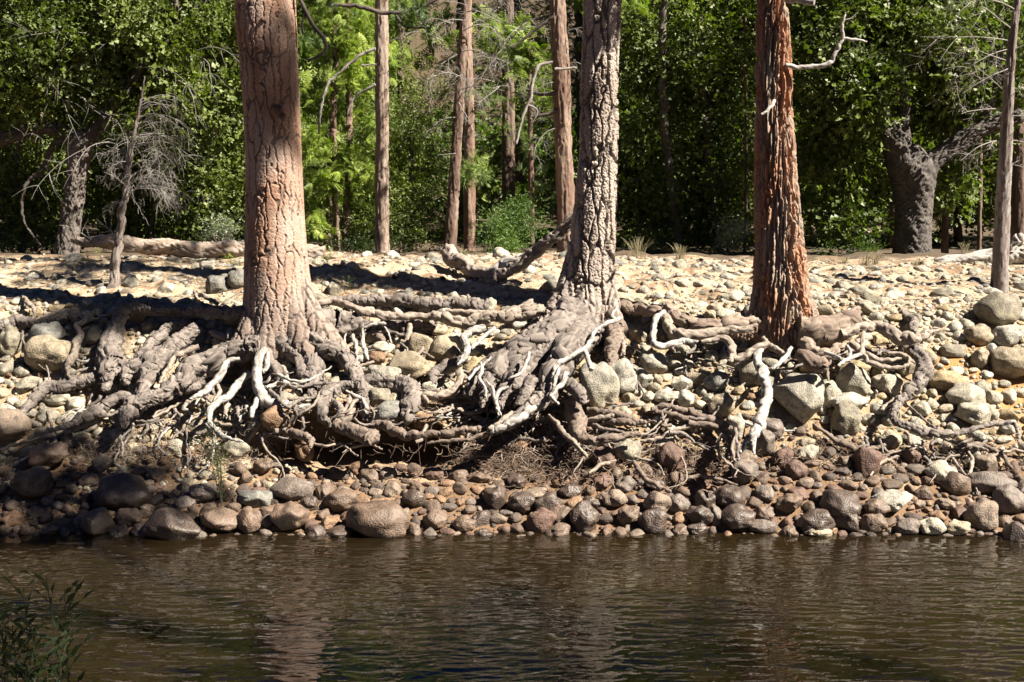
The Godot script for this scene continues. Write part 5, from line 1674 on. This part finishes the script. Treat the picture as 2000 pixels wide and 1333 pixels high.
# ---------------------------------------------------------------- logs, snags, shrubs and small things on the flat
func make_flat_things() -> void:
	var dead := Color(0.50, 0.46, 0.42)
	# dead sapling
	var g := on_ground(222, 560, 17.0)
	var d := -g.z
	var t := thing("dead_sapling", "dead leaning sapling with a mass of pale drooping twigs", "tree", g)
	stems(t, "trunk", [[[220, 574, 15], [222, 552, 10], [228, 500, 8.5], [238, 420, 7], [252, 320, 5], [266, 240, 3.5], [276, 190, 2], [282, 150, 1]]], d, Color(0.40, 0.34, 0.30), Color(0.24, 0.18, 0.15), 2)
	var br := []
	for k in 30:
		var f := k / 30.0
		var side := 1.0 if rng.randf() < 0.74 else -1.0
		br.append([lerpf(240, 274, f), lerpf(400, 195, f), d, Vector3(side * rng.randf_range(0.6, 1.0), rng.randf_range(0.1, 0.7), rng.randf_range(-0.5, 0.6)), rng.randf_range(0.6, 1.25) * (1.0 if side > 0 else 0.6), 0.008, rng.randf_range(0.25, 0.5), 1 if f > 0.6 else 2])
	dead_branches(t, br, dead)
	# grey snag at the right
	g = on_ground(1953, 566, 17.0)
	d = -g.z
	t = thing("dead_snag", "grey barkless snag with bare side twigs at the right edge", "tree", g)
	stems(t, "trunk", [[[1952, 578, 20], [1953, 555, 17], [1957, 450, 15.5], [1962, 350, 14], [1967, 250, 12], [1972, 150, 10], [1980, 60, 8], [1992, -30, 7], [2000, -160, 4]]], d, Color(0.42, 0.37, 0.34), Color(0.22, 0.17, 0.145), 5, 0.014)
	br = []
	for b in [[1957, 213, -1.0, 0.0, 0.55, 0.012], [1955, 275, -0.9, -0.1, 0.6, 0.012], [1957, 290, -1.0, 0.05, 0.45, 0.010], [1965, 180, -0.6, 0.4, 0.8, 0.008], [1972, 120, -0.9, 0.2, 0.9, 0.009], [1975, 80, -1.0, 0.1, 1.1, 0.009], [1975, 95, -0.8, -0.2, 1.0, 0.008], [1968, 225, 0.9, -0.1, 0.6, 0.010], [1966, 275, 0.9, 0.0, 0.6, 0.011], [1970, 175, 0.9, 0.1, 0.5, 0.010], [1975, 100, 0.8, 0.4, 0.7, 0.01], [1963, 320, 0.8, -0.1, 0.4, 0.009], [1982, 60, -0.9, 0.5, 1.2, 0.01], [1985, 20, -0.9, 0.3, 1.2, 0.01], [1978, 130, -0.7, -0.3, 0.8, 0.008]]:
		br.append([b[0], b[1], d, Vector3(b[2], b[3], rng.randf_range(-0.1, 0.5)), b[4] * 1.25, b[5], 0.12, 2])
	dead_branches(t, br, dead)
	# fallen logs
	t = thing("fallen_log", "long pale fallen log running behind the big orange pine", "log", at(400, 500, 21.0))
	var mb := MB.new()
	tube(mb, flat_ctrl([[140, 467, 7], [200, 474, 12], [280, 480, 15], [380, 485, 15], [480, 489, 15], [570, 494, 16], [634, 497, 17]], 21.0), 30, 0.04, 2, Color(0.56, 0.47, 0.39), Color(0.36, 0.22, 0.13), true)
	part("log", mb.mesh(), mats.wood, t)
	dead_branches(t, [[190, 474, 20.9, Vector3(-0.8, 0.5, 0.2), 0.7, 0.014, 0.05, 1], [230, 470, 20.9, Vector3(-0.5, 0.8, 0.2), 0.5, 0.012, 0.05, 1]], dead * 0.8)
	t = thing("fallen_log", "pale barkless fallen log beside the grey snag", "log", at(1930, 510, 21.5))
	mb = MB.new()
	tube(mb, flat_ctrl([[1822, 515, 4], [1850, 510, 12], [1900, 506, 15], [1950, 500, 19], [2020, 492, 25], [2120, 480, 27], [2240, 470, 24]], 21.5), 34, 0.04, 2, Color(0.60, 0.57, 0.53), Color(0.40, 0.36, 0.32), true)
	tube(mb, flat_ctrl([[1975, 495, 12], [1985, 475, 13], [1992, 462, 9]], 21.4), 16, 0.03, 2, Color(0.50, 0.47, 0.43), Color(0.34, 0.30, 0.27))
	part("log", mb.mesh(), mats.wood, t)
	t = thing("bent_log", "bent broken branch with sawn pale end leaning toward the grey pine", "log", on_ground(960, 548, 17.0))
	mb = MB.new()
	tube(mb, flat_ctrl([[873, 490, 14, 18.8], [892, 510, 15, 18.55], [920, 525, 14, 18.25], [950, 535, 14, 17.95], [980, 534, 14, 17.9], [1010, 520, 12, 17.8], [1045, 496, 12, 17.7], [1082, 465, 11, 17.6], [1122, 425, 10, 17.5]], 18.6), 22, 0.025, 2, Color(0.46, 0.39, 0.33), Color(0.26, 0.19, 0.15), true)
	part("log", mb.mesh(), mats.wood, t)
	mb = MB.new()
	tube(mb, flat_ctrl([[962, 532, 11, 17.9], [985, 518, 10, 17.88], [1005, 508, 8, 17.86], [1022, 500, 6, 17.85]], 18.5), 14, 0.025, 2, WOOD_A, WOOD_B)
	part("side_branch", mb.mesh(), mats.wood, t)

	# shrubs
	for s in [["pale_shrub", "silvery grey-green shrub behind the fallen log", [[440, 455, 28.6, 48, 26, 0.5, 190]], Color(0.26, 0.30, 0.22), Color(0.45, 0.48, 0.38), 1.1], ["green_shrub", "rounded bright green shrub behind the bent log", [[985, 430, 25, 62, 52, 0.7, 420], [1000, 480, 24.8, 50, 24, 0.5, 130]], Color(0.07, 0.13, 0.03), Color(0.17, 0.26, 0.06), 1.0],
			["pale_shrub", "small grey-green shrub at the foot of the middle trunks", [[945, 490, 25.6, 26, 16, 0.3, 70]], Color(0.2, 0.25, 0.16), Color(0.34, 0.38, 0.26), 0.9], ["pale_shrub", "dusty grey-green shrub left of the red cedar", [[1440, 465, 27, 42, 34, 0.6, 240]], Color(0.12, 0.16, 0.10), Color(0.26, 0.30, 0.21), 1.0],
			["low_shrub", "low green shrub at the foot of the stout oak", [[1660, 490, 25.6, 60, 22, 0.5, 200]], Color(0.06, 0.11, 0.025), Color(0.14, 0.20, 0.05), 0.9], ["low_shrub", "low dark shrub beside the leaning oak's foot", [[60, 480, 27.4, 60, 26, 0.5, 220]], Color(0.05, 0.09, 0.02), Color(0.12, 0.17, 0.04), 1.0],
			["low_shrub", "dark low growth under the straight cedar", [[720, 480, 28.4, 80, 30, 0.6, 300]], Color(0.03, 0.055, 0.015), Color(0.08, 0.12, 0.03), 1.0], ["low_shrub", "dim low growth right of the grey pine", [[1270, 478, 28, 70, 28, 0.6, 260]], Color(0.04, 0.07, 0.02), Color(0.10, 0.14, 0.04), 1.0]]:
		var b: Array = s[2][0]
		t = thing(s[0], s[1], "shrub", at(b[0], b[1] + b[4], b[2]))
		mb = MB.new()
		for k in 14:
			var e := at(b[0] + rng.randfn() * b[3] * 0.4, b[1] + rng.randfn() * b[4] * 0.4, b[2])
			var f := at(b[0] + rng.randfn() * b[3] * 0.15, b[1] + b[4] + 6, b[2])
			tube(mb, [Vector4(f.x, f.y, f.z, 0.012), Vector4(e.x, e.y, e.z, 0.004)], 4, 0.3, 0, Color(0.15, 0.11, 0.08), Color(0.2, 0.16, 0.12))
		part("stem", mb.mesh(), mats.wood, t)
		foliage(t, s[2], fine_clump, s[3], s[4], s[5], mats.leaf, "leaves")

	# seedlings and weeds
	for s in [[332, 482, 26, "bright green seedling in front of the fallen log"], [170, 500, 22, "yellow-green weed beside the leaning oak"], [450, 505, 24, "low green weed left of the big orange pine"], [468, 512, 18, "small green weed touching the big orange pine"], [605, 535, 16, "small weed right of the big orange pine"], [682, 552, 26, "bright green seedling between the two pines"], [640, 505, 20, "weed at the sawn end of the long log"], [190, 488, 18, "faint weed against the long log"]]:
		g = on_ground(s[0], s[1] + s[2] * 0.5, 17.0)
		t = thing("seedling", s[3], "plant", g)
		mb = MB.new()
		var k: float = px_m(-g.z) * s[2]
		for q in 46:
			var a := rng.randf() * TAU
			var p := g + Vector3(cos(a) * k * 0.5 * rng.randf(), rng.randf() * k * 0.9, sin(a) * k * 0.4 * rng.randf())
			one_leaf(mb, p, Vector3(cos(a), rng.randf_range(0.0, 0.9), sin(a)).normalized(), Vector3.UP, k * 0.28, k * 0.10)
		for q in mb.c.size():
			mb.c[q] = Color(0.20, 0.27, 0.05).lerp(Color(0.34, 0.38, 0.10), float((q / 12) % 5) / 4.0)
		part("leaves", mb.mesh(), mats.leaf, t)
		mb = MB.new()
		tube(mb, [Vector4(g.x, g.y - 0.02, g.z, 0.006), Vector4(g.x, g.y + k * 0.7, g.z, 0.003)], 5, 0.05, 0, Color(0.18, 0.18, 0.06), Color(0.2, 0.2, 0.08))
		part("stem", mb.mesh(), mats.wood, t)
	# dry grass tufts
	for s in [[1245, 500, 55, "tall dry grass stalks left of the shaded oaks"], [1330, 500, 40, "dry grass tuft midway between the grey pine and red cedar"], [1690, 512, 26, "pale grass tuft in front of the stout oak"], [1712, 510, 30, "second grass tuft nearer the stout oak"], [1885, 490, 30, "dry grass stalks behind the pale log"], [905, 500, 26, "thin grass blades behind the bent log"], [1650, 510, 18, "short grass left of the stout oak"], [1790, 515, 16, "short grass at the stout oak's foot"]]:
		g = on_ground(s[0], s[1] + 6, 17.0)
		mb = MB.new()
		var k: float = px_m(-g.z) * s[2]
		for q in 34:
			var a := rng.randf() * TAU
			var lean := rng.randf_range(0.1, 0.7)
			var p := g + Vector3(cos(a), 0, sin(a)) * rng.randf() * k * 0.25
			var m := p + Vector3(cos(a) * lean * 0.4, 0.6, sin(a) * lean * 0.4) * k * rng.randf_range(0.6, 1.0)
			var e := m + Vector3(cos(a) * lean, 0.45, sin(a) * lean) * k * 0.45
			tube(mb, [Vector4(p.x, p.y, p.z, 0.0035), Vector4(m.x, m.y, m.z, 0.003), Vector4(e.x, e.y, e.z, 0.0015)], 4, 0.2, 0, Color(0.42, 0.36, 0.20), Color(0.5, 0.44, 0.26))
		var o := part("grass_tuft", mb.mesh(), mats.wood, self)
		tag(o, s[3], "grass", "dry grass tufts")
	# pine cones
	var cone := MB.new()
	for ring in 9:
		var f := (ring + 0.5) / 9.0
		var r := 0.030 * sin(PI * (0.15 + 0.8 * f))
		for k in 9:
			var a := TAU * (k + 0.5 * (ring % 2)) / 9.0
			var y := lerpf(0.05, -0.04, f)
			var o := Vector3(cos(a), 0, sin(a))
			var s := Vector3(-sin(a), 0, cos(a)) * 0.010
			var p := Vector3(0, y, 0) + o * r * 0.4
			var e := Vector3(0, y + 0.012, 0) + o * (r + 0.010)
			cone.tri(p - s, p + s, e, Color(0.23, 0.12, 0.065))
			cone.tri(e, p + s - Vector3(0, 0.008, 0), p - s - Vector3(0, 0.008, 0), Color(0.15, 0.075, 0.04))
	var cone_mesh := cone.mesh()
	for s in [[17, 738, "pine cone at the frame edge among pale pebbles"], [34, 739, "pine cone right of the first one on pale pebbles"], [60, 742, "pine cone below the large tan boulder"], [78, 738, "pine cone right below the large tan boulder"], [54, 718, "pine cone left of the large tan boulder"], [302, 593, "pine cone on the lip above the shaded root"], [1006, 531, "pine cone right of the bent log"], [1262, 588, "pine cone on the flat behind the dark cedar root"], [1278, 590, "pine cone paired beside another behind the dark cedar root"], [1412, 603, "pine cone left of the red cedar by a pale stone"], [1404, 586, "pine cone behind the grey stone left of red cedar"], [772, 546, "pine cone in shade behind the bank roots"], [866, 548, "pine cone under the bent log's sawn end"], [1372, 512, "pine cone far back on the flat"], [1590, 532, "pine cone right of the red cedar"], [735, 722, "pine cone in the pocket between the pines"], [1388, 818, "pine cone among cobbles left of the white cedar root"], [310, 500, "pine cone near the fallen log"]]:
		g = on_ground(s[0], s[1], 14.0)
		t = thing("pine_cone", s[2], "pine cone", g, "fallen pine cones")
		var o := MeshInstance3D.new()
		o.mesh = cone_mesh
		o.material_override = mats.wood
		o.name = "scales"
		t.add_child(o)
		o.transform = Transform3D(Basis(Vector3(rng.randfn(), 0, rng.randfn()).normalized(), 1.4), Vector3(0, 0.03, 0))

	# feathery green shrub low on the bank
	g = on_ground(432, 985)
	t = thing("feathery_shrub", "thin feathery green shrub growing on the shore before the roots", "shrub", g)
	var needles := MB.new()
	mb = MB.new()
	for s in [[430, 985, 424, 900, 405, 835], [434, 985, 430, 910, 440, 860], [430, 985, 415, 915, 385, 850], [432, 985, 422, 890, 415, 812], [433, 985, 428, 900, 395, 870]]:
		var q := []
		for k in 3:
			var w := at(s[k * 2], s[k * 2 + 1], -g.z - 0.06 * k + rng.randfn() * 0.03 + 0.03)
			q.append(Vector4(w.x, w.y, w.z, 0.007 - 0.002 * k))
		tube(mb, q, 5, 0.05, 0, Color(0.36, 0.33, 0.24), Color(0.24, 0.22, 0.14))
		for k in 150:
			var f := pow(rng.randf(), 0.6)
			var a: Vector4 = q[0].lerp(q[1], f * 2) if f < 0.5 else q[1].lerp(q[2], f * 2 - 1)
			var p := Vector3(a.x, a.y, a.z) + Vector3(rng.randfn(), rng.randfn(), rng.randfn()) * 0.05 * (0.3 + f)
			var dir := Vector3(rng.randfn(), rng.randf() + 0.2, rng.randfn()).normalized()
			var w := dir.cross(Vector3(rng.randfn(), rng.randfn(), 1)).normalized() * 0.004
			needles.tri(p - w, p + w, p + dir * rng.randf_range(0.04, 0.075), Color(0.15, 0.20, 0.07).lerp(Color(0.30, 0.33, 0.14), rng.randf()))
	part("stem", mb.mesh(), mats.wood, t)
	part("leaves", needles.mesh(), mats.leaf, t)

	# willow in the foreground
	t = thing("willow_shrub", "dark willow shrub with long narrow leaves rising before the water", "shrub", Vector3(-1.75, ground_h(-1.75, 4.6), -4.6))
	mb = MB.new()
	var leaves := MB.new()
	var base := t.position
	for s in [[20, 1190, 4.7], [45, 1150, 4.6], [90, 1128, 4.6], [125, 1150, 4.75], [110, 1215, 4.5], [60, 1215, 4.5], [5, 1255, 4.6], [30, 1240, 4.5], [130, 1260, 4.7], [85, 1260, 4.45], [-20, 1200, 4.6], [50, 1300, 4.5]]:
		var tip := at(s[0], s[1], s[2])
		var b0 := base + Vector3(rng.randf_range(-0.1, 0.12), -0.03, rng.randf_range(-0.1, 0.1))
		var m0 := b0.lerp(tip, 0.55) + Vector3(rng.randfn() * 0.04, 0.05, rng.randfn() * 0.04)
		tube(mb, [Vector4(b0.x, b0.y, b0.z, 0.008), Vector4(m0.x, m0.y, m0.z, 0.005), Vector4(tip.x, tip.y, tip.z, 0.0015)], 5, 0.05, 0, Color(0.10, 0.10, 0.05), Color(0.14, 0.12, 0.06))
		for k in 40:
			var f := 0.3 + 0.7 * (k + rng.randf()) / 40.0
			var p := b0.lerp(m0, f / 0.55) if f < 0.55 else m0.lerp(tip, (f - 0.55) / 0.45)
			var a := rng.randf() * TAU
			var dir := Vector3(cos(a) * 0.7, rng.randf_range(0.2, 1.1), sin(a) * 0.7).normalized()
			one_leaf(leaves, p, dir, Vector3(sin(a), 0.3, cos(a)).normalized(), rng.randf_range(0.10, 0.16), rng.randf_range(0.018, 0.026))
	for q in leaves.c.size():
		leaves.c[q] = Color(0.045, 0.075, 0.035).lerp(Color(0.08, 0.12, 0.05), float((q / 12) % 4) / 3.0)
	part("stem", mb.mesh(), mats.wood, t)
	part("leaves", leaves.mesh(), mats.leaf, t)

# trees on the near bank, outside the frame, whose shade falls on the near shore and the willow
func make_near_trees() -> void:
	for s in [["tall pine on the near bank shading the shore, out of frame", Vector3(14.5, 0.8, -3.2), 27.0, [[10.4, 18.6, -7.4, 1.9, 1.1, 1.4, 240], [13.0, 23.6, -9.4, 0.8, 0.3, 0.8, 70]]], ["leafy near-bank pine shading the willow, out of frame", Vector3(13.5, 2.2, 2.0), 20.0, [[10.3, 15.8, 0.3, 2.2, 1.5, 2.0, 420], [15.7, 17.6, -3.1, 3.0, 1.4, 2.2, 420]]]]:
		var t := thing("near_pine", s[0], "tree", s[1], "pines on the near bank")
		var b: Vector3 = s[1]
		var mb := MB.new()
		tube(mb, [Vector4(b.x, b.y - 0.2, b.z, 0.42), Vector4(b.x, s[2] * 0.5, b.z, 0.33), Vector4(b.x, s[2], b.z, 0.1)], 24, 0.2, 3, Color(0.4, 0.26, 0.19), Color(0.3, 0.16, 0.1), false, 0.02)
		part("trunk", mb.mesh(), mats.pine_bark, t)
		var list := []
		mb = MB.new()
		for e in s[3]:
			var c := Vector3(e[0], e[1], e[2])
			for k in e[6]:
				var v := Vector3(rng.randfn(), rng.randfn(), rng.randfn()).normalized() * pow(rng.randf(), 0.4)
				var p := c + Vector3(v.x * e[3], v.y * e[4], v.z * e[5])
				list.append([Transform3D(rand_basis(2.2), p), Color(0.06, 0.10, 0.03)])
			tube(mb, [Vector4(b.x, c.y - 0.5, b.z, 0.1), Vector4(c.x, c.y, c.z, 0.04)], 7, 0.2, 0, Color(0.2, 0.13, 0.1), Color(0.25, 0.17, 0.12))
		part("limb", mb.mesh(), mats.wood, t)
		scatter("crown", tuft, mats.needle, list, t)

# ---------------------------------------------------------------- the scene
func _ready() -> void:
	rng.seed = 20240
	var cam := Camera3D.new()
	cam.name = "camera"
	add_child(cam)
	cam.position = EYE
	cam.rotation = Vector3(-TILT, 0, 0)
	cam.fov = rad_to_deg(2.0 * atan(666.5 / FOCAL))
	cam.near = 0.1
	cam.far = 400.0
	cam.current = true

	var env := Environment.new()
	env.background_mode = Environment.BG_SKY
	var sky := Sky.new()
	var sm := ProceduralSkyMaterial.new()
	sm.sky_top_color = Color(0.20, 0.38, 0.66)
	sm.sky_horizon_color = Color(0.60, 0.72, 0.84)
	sm.ground_bottom_color = Color(0.12, 0.10, 0.08)
	sm.ground_horizon_color = Color(0.35, 0.36, 0.34)
	sm.sky_curve = 0.12
	sky.sky_material = sm
	env.sky = sky
	env.background_energy_multiplier = 0.09
	env.tonemap_mode = Environment.TONE_MAPPER_LINEAR
	env.tonemap_exposure = 4.6
	env.sdfgi_enabled = true
	env.ssao_enabled = true
	env.ssil_enabled = true
	var we := WorldEnvironment.new()
	we.name = "environment"
	we.environment = env
	add_child(we)

	var sun := DirectionalLight3D.new()
	sun.name = "sun"
	sun.light_energy = 1.6
	sun.light_color = Color(1.0, 0.96, 0.895)
	sun.light_angular_distance = 0.5
	sun.shadow_enabled = true
	add_child(sun)
	var az := deg_to_rad(SUN_AZIMUTH)
	var el := deg_to_rad(SUN_HEIGHT)
	sun.look_at_from_position(Vector3.ZERO, -Vector3(sin(az) * cos(el), sin(el), cos(az) * cos(el)))

	var t0 := Time.get_ticks_msec()
	make_materials()
	make_leaf_shapes()
	prepare_ground()
	print("ground prepared ", Time.get_ticks_msec() - t0)
	make_ground()
	make_water()
	print("ground, water ", Time.get_ticks_msec() - t0)
	make_bank_trees()
	print("bank trees ", Time.get_ticks_msec() - t0)
	make_forest()
	print("forest ", Time.get_ticks_msec() - t0)
	make_flat_things()
	make_near_trees()
	print("flat ", Time.get_ticks_msec() - t0)
	make_stone_shapes()
	place_hero_stones()
	scatter_stones()
	print("stones ", Time.get_ticks_msec() - t0)
	make_rootlets()
	print("done ", Time.get_ticks_msec() - t0)
